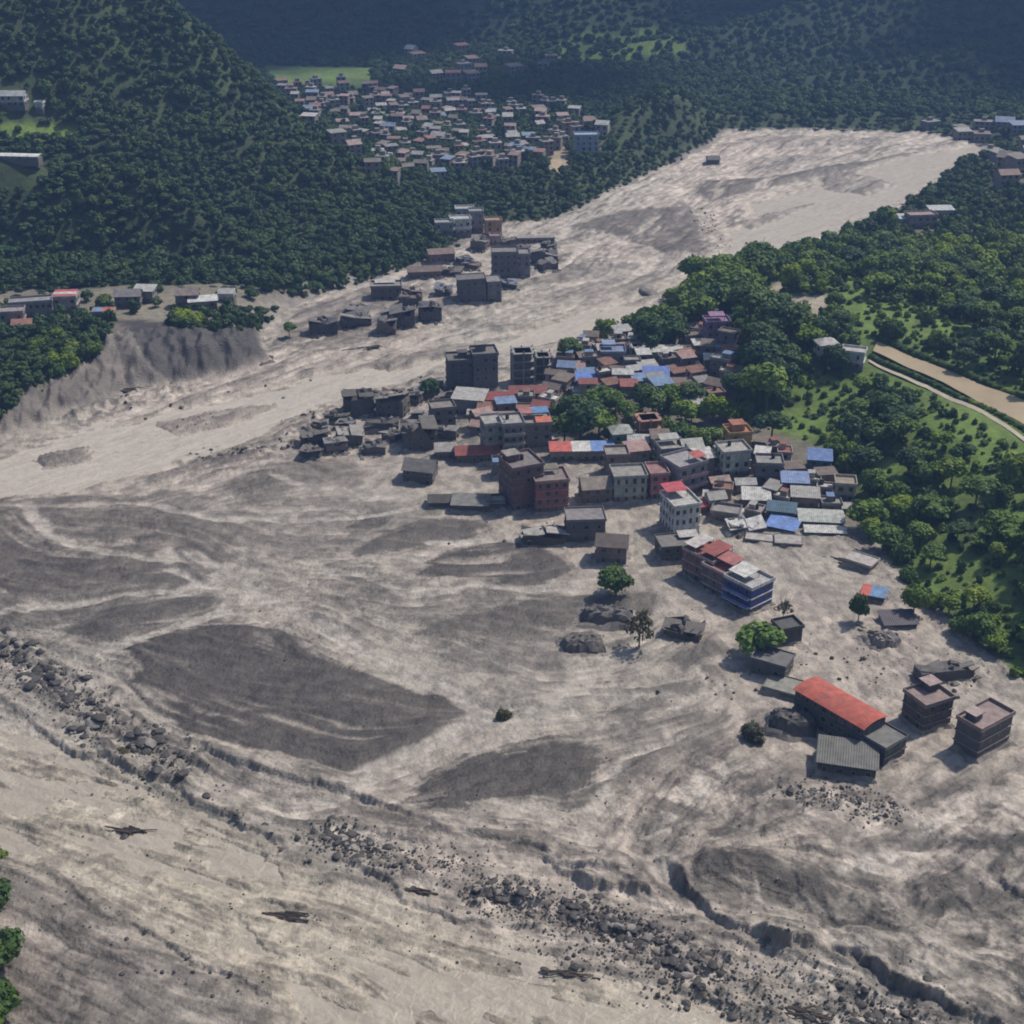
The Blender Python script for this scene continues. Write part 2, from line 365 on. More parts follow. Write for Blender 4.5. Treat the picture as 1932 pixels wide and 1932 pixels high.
# ---- flood mud: a fan of rows that is fine near by and coarser far off
rows = [60.0]
while rows[-1] < 1010: rows.append(rows[-1] + (2.2 if rows[-1] < 150 else 0.42*(max(rows[-1], 190)/250)**1.45))
rows = np.array(rows)
kc = np.concatenate([-np.geomspace(1.7, 0.40, 60), np.arange(-0.398, 0.398, 0.00125), np.geomspace(0.40, 1.7, 60)])
KX, MY = np.meshgrid(kc, rows); MX = KX*(MY+45)
MD = shore_d(MX, MY)
MD = np.where(MX < 420, MD, MD)
FLOWS = [[(1850,270),(1650,330),(1480,400),(1330,520),(1100,620),(800,690),(500,800),(250,880),(0,930),(-250,980)],
 [(1500,270),(1350,330),(1200,420),(1000,520),(800,620),(600,700)],
 [(-200,1260),(0,1350),(300,1480),(600,1630),(900,1760),(1300,1850),(1700,1932),(2100,2010)],
 [(-100,1480),(0,1500),(300,1620),(600,1750),(1000,1860),(1400,1960)],
 [(-100,1180),(0,1230),(200,1330),(450,1470),(800,1570),(1100,1650),(1400,1740),(1932,1900)],
 [(0,1640),(200,1770),(450,1880),(700,1990)],
 [(1350,1180),(1150,1260),(1000,1290),(800,1220),(600,1150),(430,1090),(320,1040)],
 [(1250,1330),(1050,1340),(920,1350),(800,1420),(660,1495),(560,1560)],
 [(1230,1000),(1000,1030),(800,1040),(600,1020),(300,980),(60,960)],
 [(1000,1110),(700,1130),(400,1140),(100,1190)],
 [(200,1250),(400,1285),(700,1310),(880,1345)],[(230,1330),(450,1425),(650,1495)],
 [(500,1180),(700,1270),(900,1345)],[(0,960),(80,1030),(250,1065),(330,1045)],
 [(1400,1370),(1260,1450),(1200,1540),(1160,1600)],[(1932,1400),(1700,1490),(1450,1530),(1300,1600),(1330,1660)],
 [(1932,1560),(1800,1640),(1700,1720),(1800,1760),(1932,1700)],[(1300,1700),(1420,1640),(1560,1690),(1600,1760)],
 [(1450,980),(1600,1100),(1700,1230),(1850,1400)],[(1200,960),(1260,1080),(1330,1200),(1450,1320)],
 [(770,1520),(900,1450),(1100,1420),(1200,1390)],[(800,1540),(950,1560),(1100,1590)],
 [(900,840),(760,900),(600,900),(420,930),(300,960)],[(820,980),(700,990),(600,1000)]]
fp = []; ft = []
for F in FLOWS:
    F = PX(F)
    for a, b in zip(F[:-1], F[1:]):
        L = np.hypot(*(b-a)); n = max(2, int(L/14))
        for k in range(n): fp.append(a+(b-a)*(k+0.5)/n); ft.append((b-a)/L)
fp = np.array(fp); ft = np.array(ft)
# flow on a coarse grid, doubled angle so that opposite directions agree
cgx = np.linspace(-420, 420, 85); cgy = np.linspace(40, 1030, 100); CX, CY = np.meshgrid(cgx, cgy)
d2 = (CX[...,None]-fp[:,0])**2 + (CY[...,None]-fp[:,1])**2
wgt = 1/(d2+30)**2
ang = 2*np.arctan2(ft[:,1], ft[:,0])
c2 = (wgt*np.cos(ang)).sum(-1); s2 = (wgt*np.sin(ang)).sum(-1); FA = np.arctan2(s2, c2)
def bil(G, x, y):
    i = np.clip((x+420)/840*84, 0, 83.99); j = np.clip((y-40)/990*99, 0, 98.99); i0 = i.astype(int); j0 = j.astype(int); a = i-i0; b = j-j0
    return (G[j0,i0]*(1-a)+G[j0,i0+1]*a)*(1-b)+(G[j0+1,i0]*(1-a)+G[j0+1,i0+1]*a)*b
CA, SA = np.cos(FA), np.sin(FA)
half = 0.5*np.arctan2(bil(SA, MX, MY), bil(CA, MX, MY)) + (fbm(MX, MY, 22, 31, 3)-0.5)*0.9
fx, fy = np.cos(half), np.sin(half)
# streaks: drag a random field along the flow (in grid index space)
R_, C_ = MX.shape
drow = np.gradient(rows); dk = np.gradient(kc)
def lic(src, n, stepm):
    acc = src.copy(); cnt = 1
    for sgn in (1, -1):
        x = MX.copy(); y = MY.copy(); px_ = None
        vx, vy = fx.copy(), fy.copy()
        for s in range(n):
            x = x + sgn*vx*stepm; y = y + sgn*vy*stepm
            ri = np.clip(np.searchsorted(rows, y.ravel()).reshape(y.shape), 0, R_-1)
            ci = np.clip(np.searchsorted(kc, (x/(y+45)).ravel()).reshape(x.shape), 0, C_-1)
            acc += src[ri, ci]; cnt += 1
            nx, ny = fx[ri, ci], fy[ri, ci]; flip = np.sign(nx*vx+ny*vy); flip[flip == 0] = 1
            vx, vy = nx*flip, ny*flip
    acc /= cnt; return (acc-acc.mean())/acc.std()
sc_ = np.clip(MY/300, 0.7, 3)
src = vnoise(MX, MY, 1.3, 41)*0.5 + vnoise(MX, MY, 2.8, 42) + vnoise(MX, MY, 7, 43)*0.8
ST = lic(src, 13, 1.5)                 # long streaks
src2 = vnoise(MX, MY, 0.8, 51) + 0.6*vnoise(MX, MY, 1.8, 52)
ST2 = lic(src2, 5, 0.8)                # short streaks
smooth = np.maximum.reduce([sstep(8, -10, poly_sd(PX(p_), MX, MY, 40) + (fbm(MX, MY, 30, 141, 3)-.5)*22) for p_ in (
  [(1040,880),(1250,930),(1420,980),(1620,1030),(1780,1200),(1932,1330),(1932,1480),(1500,1480),(1380,1330),(1260,1200),(1080,1120),(1000,1040)],
  [(560,860),(800,850),(1000,900),(1100,960),(980,1030),(700,960),(520,960)], [(430,1080),(640,1150),(1000,1270),(1100,1330),(920,1360),(700,1290),(560,1180),(400,1110)], [(900,1350),(1100,1330),(1000,1400),(840,1450),(700,1500),(640,1510)])])
amp = 1-.72*smooth
ST = ST*amp; ST2 = ST2*(1-.5*smooth)
BARS = [ # outline, strength, raise
 ([(190,1240),(300,1190),(480,1165),(560,1200),(640,1260),(760,1300),(860,1332),(908,1345),(860,1375),(780,1440),(650,1497),(560,1470),(440,1430),(330,1390),(250,1330),(225,1285)], 1.0, 0.7),
 ([(100,1185),(200,1150),(330,1120),(430,1118),(400,1150),(320,1180),(200,1220),(140,1210)], .9, .5),
 ([(-60,1110),(-60,940),(30,965),(90,1030),(200,1058),(260,1080),(150,1100),(60,1112)], .85, .5),
 ([(770,1500),(850,1440),(960,1410),(1060,1405),(1150,1430),(1150,1490),(1100,1582),(1000,1560),(900,1550),(800,1530)], 1.0, .7),
 ([(760,1085),(850,1050),(950,1033),(1060,1050),(1088,1080),(1040,1102),(900,1095),(820,1100)], 1.0, .5),
 ([(640,1000),(700,968),(752,980),(720,1002),(680,1006)], .9, .3), ([(720,1010),(800,985),(900,990),(925,1005),(860,1020),(780,1040),(680,1060),(640,1050)], .9, .4),
 ([(750,1200),(850,1165),(1000,1130),(1100,1118),(1230,1130),(1240,1165),(1100,1182),(1000,1200),(850,1200),(780,1212)], .85, .4),
 ([(1290,1650),(1400,1610),(1480,1620),(1570,1690),(1545,1722),(1400,1690),(1300,1700)], .95, .5),
 ([(1690,1690),(1750,1640),(1830,1620),(1850,1690),(1780,1765),(1690,1742)], .85, .4), ([(1750,1590),(1960,1562),(2000,1620),(1800,1625)], .85, .4),
 ([(1050,1402),(1200,1370),(1330,1338),(1400,1350),(1330,1392),(1200,1405)], .6, .4),
 ([(1080,428),(1180,398),(1312,390),(1335,450),(1322,482),(1250,490),(1200,460),(1130,442)], .75, .8),
 ([(1305,372),(1330,345),(1450,338),(1600,310),(1730,288),(1610,322),(1450,356),(1350,385)], .8, 1.0),
 ([(1540,335),(1600,325),(1690,350),(1640,370),(1560,360)], .5, .6),
 ([(-60,1700),(80,1640),(200,1770),(330,1830),(500,1895),(620,1990),(100,2050),(-60,1900)], .55, .5),
 ([(1245,1250),(1340,1200),(1375,1238),(1290,1282)], .8, .3), ([(1150,1350),(1240,1310),(1270,1325),(1190,1365)], .7, .3),
 ([(400,930),(520,880),(640,870),(700,900),(560,930),(480,945)], .6, .3), ([(130,960),(300,930),(420,940),(380,965),(250,985)], .6, .3),
 ([(560,870),(660,880),(700,920),(640,930)], .5, .3), ([(1000,560),(1130,530),(1250,520),(1200,550),(1080,570)], .4, .4),
 ([(960,545),(1100,500),(1200,500),(1080,530)], .45, .3), ([(1600,1690),(1650,1650),(1680,1700),(1640,1740)], .5, .3),
 ([(540,590),(660,560),(850,545),(900,570),(760,640),(620,660),(530,650)], .55, .5),
 ([(120,1088),(250,1060),(420,1075),(330,1108),(200,1112)], .8, .4), ([(280,990),(450,960),(640,965),(560,1000),(400,1012)], .55, .3), ([(450,1012),(620,1003),(710,1030),(560,1047)], .5, .3), ([(900,1190),(1010,1183),(1060,1217),(960,1222)], .65, .3),
 ([(560,1130),(720,1118),(770,1150),(640,1162)], .5, .3), ([(780,1228),(900,1240),(1010,1278),(880,1268)], .55, .3), ([(960,1560),(1100,1598),(1210,1655),(1060,1642)], .75, .4), ([(600,1490),(760,1538),(900,1585),(740,1574)], .75, .3), ([(290,1395),(450,1445),(610,1512),(450,1484)], .7, .3),
 ([(-80,930),(150,940),(330,965),(440,1040),(420,1100),(330,1130),(180,1190),(-80,1200)], .72, .2), ([(430,960),(640,930),(820,960),(700,1050),(520,1060)], .42, .1), ([(1080,1400),(1300,1370),(1420,1400),(1300,1520),(1150,1480)], .42, .2), ([(620,1060),(900,1100),(1100,1180),(1050,1270),(850,1240),(640,1140)], .42, .1), ([(1180,1560),(1400,1500),(1650,1560),(1932,1540),(1932,1850),(1650,1820),(1380,1760),(1220,1660)], .38, .1), ([(300,1500),(520,1590),(700,1660),(900,1720),(760,1700),(560,1640),(380,1560)], .35, .1), ([(1560,1480),(1750,1470),(1932,1440),(1932,1500),(1750,1520)], .3, .1),
 ([(0,1130),(120,1120),(200,1135),(80,1160),(0,1165)], .6, .3), ([(1480,1090),(1640,1130),(1720,1190),(1560,1150)], .35, .2), ([(1280,1010),(1330,1040),(1300,1100),(1250,1080)], .35, .2), ([(700,1380),(820,1350),(880,1365),(760,1430)], .9, .4),
 ([(1450,1440),(1560,1470),(1420,1520),(1330,1500)], .5, .3), ([(1200,610),(1230,598),(1250,610),(1225,622)], .8, 1.6), ([(700,690),(850,652),(960,640),(850,672),(740,700)], .45, 1.1), ([(300,800),(420,775),(520,765),(430,800),(340,820)], .4, 1.0), ([(60,862),(180,840),(160,870),(80,885)], .55, 1.0),
 ([(1390,420),(1480,395),(1580,372),(1500,402),(1420,432)], .4, 1.1), ([(1180,575),(1300,530),(1380,480),(1330,530),(1240,575)], .35, 1.0), ([(1380,265),(1500,258),(1700,262),(1640,275),(1480,280)], .35, .8), ([(1400,300),(1560,290),(1540,305),(1420,325)], .25, .6),
 ([(1180,1480),(1260,1440),(1280,1470),(1220,1530)], .5, .2), ([(1390,1330),(1540,1330),(1540,1400),(1400,1400)], .5, .2)]
dark = np.zeros(MX.shape); mz = np.zeros(MX.shape)
wob = (fbm(MX, MY, 16, 61, 5)-0.5)*11 + (fbm(MX, MY, 48, 62, 3)-0.5)*9 + ST*2.6 + ST2*0.7
for pts, st, up in BARS:
    P = PX(pts); ex_ = np.ptp(P, 0); thick = abs(np.sum(P[:,0]*np.roll(P[:,1],-1)-P[:,1]*np.roll(P[:,0],-1)))/2/max(ex_); sd = poly_sd(P, MX, MY, 25) + wob*np.clip(thick*230/P[:,1].mean()/20, 0.12, 1.0)
    m = sstep(0.9, -1.1, sd); dark = np.maximum(dark, m*st); mz += up*sstep(1.0, -5.0, sd)
RIVER = PX([(1880,265),(1700,298),(1560,338),(1420,388),(1345,500),(1150,580),(900,648),(640,700),(400,758),(200,812),(60,842),(-250,930),(-900,1110),(-900,1300),(-250,1010),(0,942),(150,930),(300,884),(470,838),(600,775),(690,745),(790,722),(850,690),(960,668),(1150,626),(1290,560),(1450,492),(1600,428),(1760,346),(1835,300)])
CHAN = PX([(-900,1250),(-100,1355),(100,1420),(300,1490),(500,1590),(700,1690),(900,1765),(1150,1830),(1400,1900),(1500,2100),(600,2100),(480,1880),(300,1780),(100,1650),(-100,1560),(-900,1500)])
rsd = poly_sd(RIVER, MX, MY, 60) + (fbm(MX, MY, 20, 71, 4)-0.5)*9
csd = poly_sd(CHAN, MX, MY, 60) + (fbm(MX, MY, 18, 72, 4)-0.5)*8
riv = sstep(3, -4, rsd)*(1-sstep(.08, .35, dark)); chn = sstep(4, -6, csd)
# cut banks: a berm on the upper side that drops steeply to the lower left
SCARPS = [([(-60,1290),(0,1325),(130,1422),(300,1478),(450,1562),(560,1610)], 1.3, 6), ([(330,1400),(470,1450),(600,1490),(830,1562),(1000,1608),(1110,1662),(1200,1672)], 1.2, 7),
 ([(600,1610),(700,1660),(790,1712),(860,1740),(960,1752)], .9, 5), ([(1000,1622),(1060,1645),(1110,1682),(1160,1690),(1250,1692)], 1.9, 6), ([(1255,1640),(1290,1680),(1330,1712),(1360,1742),(1420,1770),(1480,1802),(1560,1815)], 2.9, 8), ([(1130,1690),(1250,1705),(1350,1765),(1480,1815),(1560,1835)], .7, 4),
 ([(1560,1800),(1640,1842),(1700,1880),(1790,1915),(1900,1965),(2000,2000)], 2.4, 9), ([(1870,1672),(1900,1690),(1950,1718)], 2.2, 8),
 ([(320,1040),(360,1075),(380,1082)], 1.1, 4), ([(410,1590),(480,1600),(520,1640),(560,1660)], .6, 3), ([(0,1450),(120,1480),(240,1490)], .7, 4),
 ([(100,1555),(200,1568),(280,1570)], .8, 3), ([(480,1705),(540,1722),(580,1728)], 1.2, 3), ([(300,1060),(200,1065),(100,1050),(60,1000)], .5, 5),
 ([(120,800),(200,770),(300,750),(345,735)], 1.2, 4), ([(560,690),(700,660),(800,638),(880,628)], .9, 5), ([(370,880),(430,860),(560,870),(640,910)], .8, 5),
 ([(1310,385),(1400,362),(1500,345),(1650,305)], 1.6, 12), ([(850,1560),(1000,1580),(1100,1625)], .7, 4), ([(200,1235),(280,1222),(330,1210)], .5, 3),
 ([(1170,1590),(1230,1630),(1280,1660)], 1.0, 5), ([(380,1690),(500,1790),(600,1870),(700,1932)], .6, 4), ([(60,1640),(250,1760),(420,1850),(560,1900)], .8, 5)]
for pts, A, wd in SCARPS:
    P = PX(pts); far = 30
    m = (MX > P[:,0].min()-far) & (MX < P[:,0].max()+far) & (MY > P[:,1].min()-far) & (MY < P[:,1].max()+far)
    x = MX[m]; y = MY[m]
    x0_ = x; x = x + (fbm(x, y, 7, 81, 5, .65)-0.5)*6; y = y + (fbm(x0_, y, 7, 82, 5, .65)-0.5)*6
    d, s, t = seg_dist(P, x, y, False); e = np.minimum(t, len(P)-1-t); taper = sstep(0.0, 0.5, e)
    # upper side = farther from the camera
    mx, my = P.mean(0); dirn = P[-1]-P[0]; sgn = 1 if (dirn[0]*1.0) > 0 else -1
    sd = d*s*sgn
    prof = np.where(sd > 0, np.exp(-np.clip(sd, 0, None)/wd)*sstep(0, 0.9, sd), -0.18*np.exp(sd/2.0))
    mz[m] += A*prof*taper*(0.65+.6*sstep(.3, .7, fbm(x, y, 10, 83, 3)))
for u_, v_, ax_, ay_, hh_ in ((1355,1650,9,7,2.6),(1440,1660,10,6,1.4),(1560,1790,16,5,1.8),(1700,1840,16,6,1.8),(1800,1700,9,6,1.2),(1900,1650,8,7,1.6),(1180,1640,9,4,1.2),(100,1340,7,5,1.2),(190,1370,5,4,1.2),(1850,1870,14,6,1.6)):
    x_, y_ = pix(u_, v_); mz += hh_*np.exp(-((MX-x_)/ax_)**2-((MY-y_)/ay_)**2)
lines = np.zeros(MX.shape); lm_ = sstep(.38, .6, fbm(MX, MY, 28, 121, 3))
SS = ST + 0.35*ST2
for c_ in (-1.1, -.35, .4, 1.1, 1.8):
    mz += (1-riv)*0.13*sstep(c_-.14, c_+.14, SS)*(.4+lm_); lines = np.maximum(lines, np.exp(-((SS-c_)/.13)**2)*lm_*(1 if c_ > 0 else .6))
flat = np.clip(MY/300, 0.8, 2.2)
# lumpy rubble banks
rubm = np.zeros(MX.shape)
for path, wd_, st in (([(-40,1215),(60,1270),(150,1330),(230,1400),(340,1470)], 7.0, 1.0), ([(600,1575),(720,1620),(880,1645)], 4.5, .7), ([(900,1690),(1000,1710),(1120,1740),(1260,1790)], 5.5, 1.0),
    ([(1200,1790),(1400,1860),(1600,1925),(1700,1960)], 6.0, .7), ([(1480,1500),(1590,1510),(1700,1540)], 4, .6), ([(560,815),(640,780),(800,730)], 8, .9), ([(360,868),(450,862),(560,845)], 5, .8), ([(150,790),(250,760),(340,740)], 6, .9), ([(1600,1690),(1750,1700),(1900,1800)], 9, .4), ([(560,640),(640,625),(760,615),(850,600),(930,560),(1050,500)], 13, .65), ([(700,565),(800,530),(900,470),(960,460)], 9, .5), ([(820,960),(900,970),(980,980)], 5, .5), ([(1600,1190),(1700,1230),(1850,1300)], 8, .5), ([(1380,1000),(1500,1030),(1600,1030)], 6, .4)):
    P = PX(path); m = (MX > P[:,0].min()-25) & (MX < P[:,0].max()+25) & (MY > P[:,1].min()-25) & (MY < P[:,1].max()+25)
    d, _, _ = seg_dist(P, MX[m], MY[m], False); rubm[m] = np.maximum(rubm[m], st*sstep(1.6, 0.4, d/wd_ + (fbm(MX[m], MY[m], 9, 101, 3)-0.5)*1.3))
bil_ = 1-np.abs(2*fbm(MX, MY, 3.4, 102, 2)-1); lump = np.clip((vnoise(MX, MY, 1.9, 103)-0.42)*2.2, 0, 1)
mz += rubm*(1.15*lump + 0.7*(fbm(MX, MY, 4.5, 104, 2)-0.5))
rubd = rubm*sstep(0.50, 0.62, vnoise(MX, MY, 1.3, 105)*0.6+vnoise(MX, MY, 3.5, 106)*0.4)
mz += (1-riv)*(0.20*ST + 0.11*ST2*(1-0.3*chn))*(1-0.4*np.clip(dark, 0, 1)) + (fbm(MX, MY, 30, 91, 4)-0.5)*1.6*(1-riv*0.8) + (fbm(MX, MY, 3.0, 92, 3)-0.5)*0.45*(1-riv*0.7)
lower = sstep(330, 230, MY)*sstep(-40, 30, MX)
mz += lower*((fbm(MX, MY, 5, 93, 4)-0.5)*1.5 + (fbm(MX, MY, 1.6, 94, 2)-0.5)*0.3)
mz -= 0.9*riv + 0.75*chn*(1-sstep(.08, .35, dark))
mz += 0.35
beige = np.array([0.385,0.338,0.272]); grey = np.array([0.318,0.282,0.243]); pink = np.array([0.358,0.308,0.266]); darkc = np.array([0.064,0.055,0.049])
pn = sstep(0.35, 0.65, fbm(MX, MY, 60, 95, 3))[...,None]
mc = grey*(1-pn) + pink*pn
mc = mc*(1+.26*sstep(430, 680, MY))[...,None]  # far mud lightened in colour to carry sky reflection off its wet surface
bw_ = np.maximum(riv, chn)[...,None]; mc = mc*(1-bw_) + beige*bw_
# thin dark wet streaks that follow the flow
wet = sstep(0.35, 1.9, ST + 0.6*ST2 + (fbm(MX, MY, 30, 96, 4)-0.5)*4.0)*(0.50-0.25*bw_[...,0])*(1-0.75*riv)*(.35+.65*amp)
thin = sstep(1.15, 1.9, ST2*0.8 + ST*0.55 + (fbm(MX, MY, 18, 98, 3)-0.5)*2.4)*(0.55-0.2*dark)*(1-0.6*riv)
lightst = sstep(0.3, 2.0, -ST-0.4*ST2)*0.42
dk_ = np.clip(dark*(0.97 - lightst*0.7*np.clip(-ST, 0, 2)), 0, 1)
mc = mc*(1+lightst[...,None]*0.5)
for pts_, wd_ in (([(320,1045),(430,1090),(560,1160),(700,1240),(860,1320),(925,1347)], 3.2), ([(190,1228),(300,1197),(420,1155)], 2.2), ([(640,1505),(760,1450),(850,1392),(920,1352),(1050,1332)], 3.6), ([(1098,1595),(1140,1505),(1180,1440),(1270,1400)], 2.8),
    ([(50,955),(90,1010),(180,1050),(330,1060)], 2.2), ([(-20,1165),(200,1132),(440,1098)], 1.6), ([(270,960),(450,985),(640,985),(800,960)], 1.8), ([(600,1080),(760,1120),(900,1110),(1080,1110)], 2.0), ([(800,1025),(950,1020),(1080,1030)], 2.0), ([(520,900),(620,930),(760,945)], 2.0), ([(1230,1650),(1260,1560),(1330,1480),(1420,1440)], 3.0), ([(1600,1640),(1680,1600),(1780,1540)], 2.4), ([(330,1075),(380,1110),(430,1125)], 1.4)):
    P = PX(pts_); m = (MX > P[:,0].min()-15) & (MX < P[:,0].max()+15) & (MY > P[:,1].min()-15) & (MY < P[:,1].max()+15)
    d, _, t = seg_dist(P, MX[m]+(fbm(MX[m], MY[m], 11, 151, 3)-.5)*7, MY[m]+(fbm(MX[m], MY[m], 11, 152, 3)-.5)*7, False)
    pw = sstep(1.15, .55, d/(wd_*(.6+.8*fbm(MX[m], MY[m], 20, 153, 2))) + ST[m]*.10)*.9
    dk_[m] *= 1-pw; wet[m] *= 1-.8*pw; mz[m] -= .25*pw; mc[m] = mc[m]*(1-pw[:,None]*.7)+np.array([.40,.362,.322])*pw[:,None]*.7
mc = mc*(1-dk_[...,None]) + darkc*(1+0.10*ST[...,None])*dk_[...,None]
mc = mc*(1-0.62*wet[...,None]*(1-0.6*dk_[...,None]))*(1-0.55*thin[...,None])
mc = mc*(1-0.30*(lines*(1-riv)*amp)[...,None])*(1-0.5*rubd[...,None])*(1-0.10*np.clip(ST2, -2, 2)[...,None])
foam = sstep(6, -10, poly_sd(PX([(1150,1610),(1230,1450),(1330,1400),(1500,1480),(1700,1470),(1960,1430),(2100,2000),(1560,1960),(1480,1800),(1300,1700)]), MX, MY, 40))
wx_ = (fbm(MX, MY, 14, 111, 3)-.5)*16; wy_ = (fbm(MX, MY, 14, 112, 3)-.5)*16
fo_ = fbm(MX+wx_, MY+wy_, 5.5, 113, 5, .62)
mott = 0.42+0.78*sstep(0.36, 0.58, fo_)
mc = mc*(1-foam[...,None]) + mc*mott[...,None]*foam[...,None]
mz += foam*(fo_-.5)*1.5
fine = fbm(MX+wx_*.4, MY+wy_*.4, 2.6, 114, 3, .6); mc = mc*(0.80+0.40*sstep(.32, .62, fine))[...,None]
bank = (MD > -1) & (MD < 34) & (MX < -40) & (MY < 650) & (MY > 380)
BX, BY = MX[bank], MY[bank]; BH = Hq(BX, BY)[0]; BU, BV, _ = proj(BX, BY, BH)
inb = inz(Z_DEB, BU, BV); ins = inz(Z_SCAR, BU, BV) & (BV > 622)
rid = 1-np.abs(2*fbm(BX, BY*.55, 5.5, 131, 4, .55)-1)
rel = 4.2*(rid-.55)+2.4*(fbm(BX, BY, 3.0, 132, 4, .6)-.5)+1.1
sm = sstep(0, 5, MD[bank])
mz[bank] = np.where(inb | ins, (BH+np.maximum(rel, .15))*sm+mz[bank]*(1-sm), BH*sm-1.2*sm+mz[bank]*(1-sm))
bc = np.where(ins[:,None], np.array([.050,.044,.044]), np.array([.15,.13,.114]))*(.45+1.1*fbm(BX, BY, 6, 133, 4))[:,None]
mc[bank] = np.where((inb | ins)[:,None], bc*sm[:,None]+mc[bank]*(1-sm[:,None]), mc[bank])
keep = (np.where(bank, -1, MD)[:-1,:-1] < 3.0) & (np.minimum.reduce([np.where(bank, -1, MD)[:-1,:-1], np.where(bank, -1, MD)[1:,1:]]) < 3.0)
keep0 = (np.minimum.reduce([MD[:-1,:-1], MD[1:,1:], MD[1:,:-1], MD[:-1,1:]]) < 3.0)
M_MUD = mat_attr('flood_mud', 0.60, 0.20, 1.3, 0.26, 1.0, 0.45)
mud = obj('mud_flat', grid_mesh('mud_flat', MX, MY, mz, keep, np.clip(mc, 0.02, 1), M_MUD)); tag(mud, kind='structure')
def mudz(x, y):
    j = int(np.clip(np.searchsorted(rows, y), 0, R_-1)); i = int(np.clip(np.searchsorted(kc, x/(y+45)), 0, C_-1))
    return float(mz[j, i])
# ---- the river itself and its second arm in the foreground: turbid water lying in its channels
def water_mat(name, ang, c1, c2, c3):
    m, nt_, b = newmat(name); geo = N(nt_, 'ShaderNodeNewGeometry')
    mp0 = N(nt_, 'ShaderNodeMapping'); mp0.inputs['Rotation'].default_value = (0, 0, math.radians(-ang)); nt_.links.new(geo.outputs['Position'], mp0.inputs[0])
    mp = N(nt_, 'ShaderNodeMapping'); mp.inputs['Scale'].default_value = (0.09, 0.34, 0.3); nt_.links.new(mp0.outputs[0], mp.inputs[0])
    na = noise(nt_, mp.outputs[0], 1.0, 6, 0.65, 1.4); nb = noise(nt_, geo.outputs['Position'], 0.45, 5, .6, .8)
    c = mixc(nt_, ramp(nt_, na, 0.35, 0.62), c1, c2); c = mixc(nt_, ramp(nt_, nb, 0.52, 0.72, 0, 0.6), c, c3)
    nt_.links.new(c, b.inputs['Base Color']); b.inputs['Roughness'].default_value = 0.4
    bp = N(nt_, 'ShaderNodeBump'); bp.inputs['Strength'].default_value = 0.8; bp.inputs['Distance'].default_value = 0.5; nt_.links.new(nb, bp.inputs['Height']); nt_.links.new(bp.outputs[0], b.inputs['Normal'])
    return m
def water(name, P, xs, ys, z0, amp_, ang, mat):
    WX, WY = np.meshgrid(xs, ys); wsd = poly_sd(P, WX, WY, 40); a_ = math.radians(ang)
    sx = WX*math.cos(a_)+WY*math.sin(a_); sy = -WX*math.sin(a_)+WY*math.cos(a_)
    z = z0+(fbm(sx*.45, sy, 4.5, 97, 4)-0.5)*amp_
    return tag(obj(name, grid_mesh(name, WX, WY, z, wsd[:-1,:-1] < 9, np.full(WX.shape+(3,), .4), mat)), kind='structure')
water('river_water', RIVER, np.arange(-420, 330, 2.0), np.arange(300, 1000, 2.0), -0.28, .40, 47, water_mat('turbid_water', 47, (0.38,0.338,0.288), (0.50,0.448,0.385), (0.31,0.272,0.232)))
water('flood_water', CHAN, np.arange(-200, 130, .8), np.arange(150, 380, .9), -0.12, .62, -33, water_mat('turbid_near_water', -33, (0.31,0.272,0.225), (0.41,0.362,0.30), (0.25,0.218,0.182)))

# ---- canal with its service road on the right plateau: draped strips
def strip(name, top, bot, mat, dz, nseg=40, across=4):
    A = [hit(*p) for p in top]; B = [hit(*p) for p in bot]
    def along(L, t):
        k = min(int(t*(len(L)-1)), len(L)-2); f = t*(len(L)-1)-k; return [L[k][q]*(1-f)+L[k+1][q]*f for q in (0,1)]
    X = np.zeros((nseg+1, across+1)); Y = X.copy()
    for i in range(nseg+1):
        a = along(A, i/nseg); c_ = along(B, i/nseg)
        for j in range(across+1):
            f = j/across; X[i,j] = a[0]*(1-f)+c_[0]*f; Y[i,j] = a[1]*(1-f)+c_[1]*f
    Zg = H(X, Y); Zs = np.repeat(Zg.max(1, keepdims=True), across+1, 1)+dz
    me = grid_mesh(name, X[:, ::-1], Y[:, ::-1], Zs[:, ::-1], np.ones((nseg, across), bool), np.full(X.shape+(3,), .3), mat)
    return obj(name, me), X, Y, Zs
M_CANAL = mat_plain('silty_canal_water', (0.36,0.285,0.185), 0.45, 0.12, 0.15)
M_ROAD = mat_plain('pale_dirt_road', (0.40,0.35,0.27), 0.9, 0.2, 0.3)
cn, CXs, CYs, CZs = strip('canal_water', [(1655,645),(1790,700),(1932,761),(2150,860)], [(1646,668),(1780,728),(1932,802),(2150,915)], M_CANAL, 0.15); tag(cn, kind='structure')
rd, RX, RY, RZ = strip('canal_road', [(1640,679),(1752,728),(1932,826),(2150,945)], [(1638,684),(1750,735),(1932,835),(2150,955)], M_ROAD, 0.15); tag(rd, kind='structure')

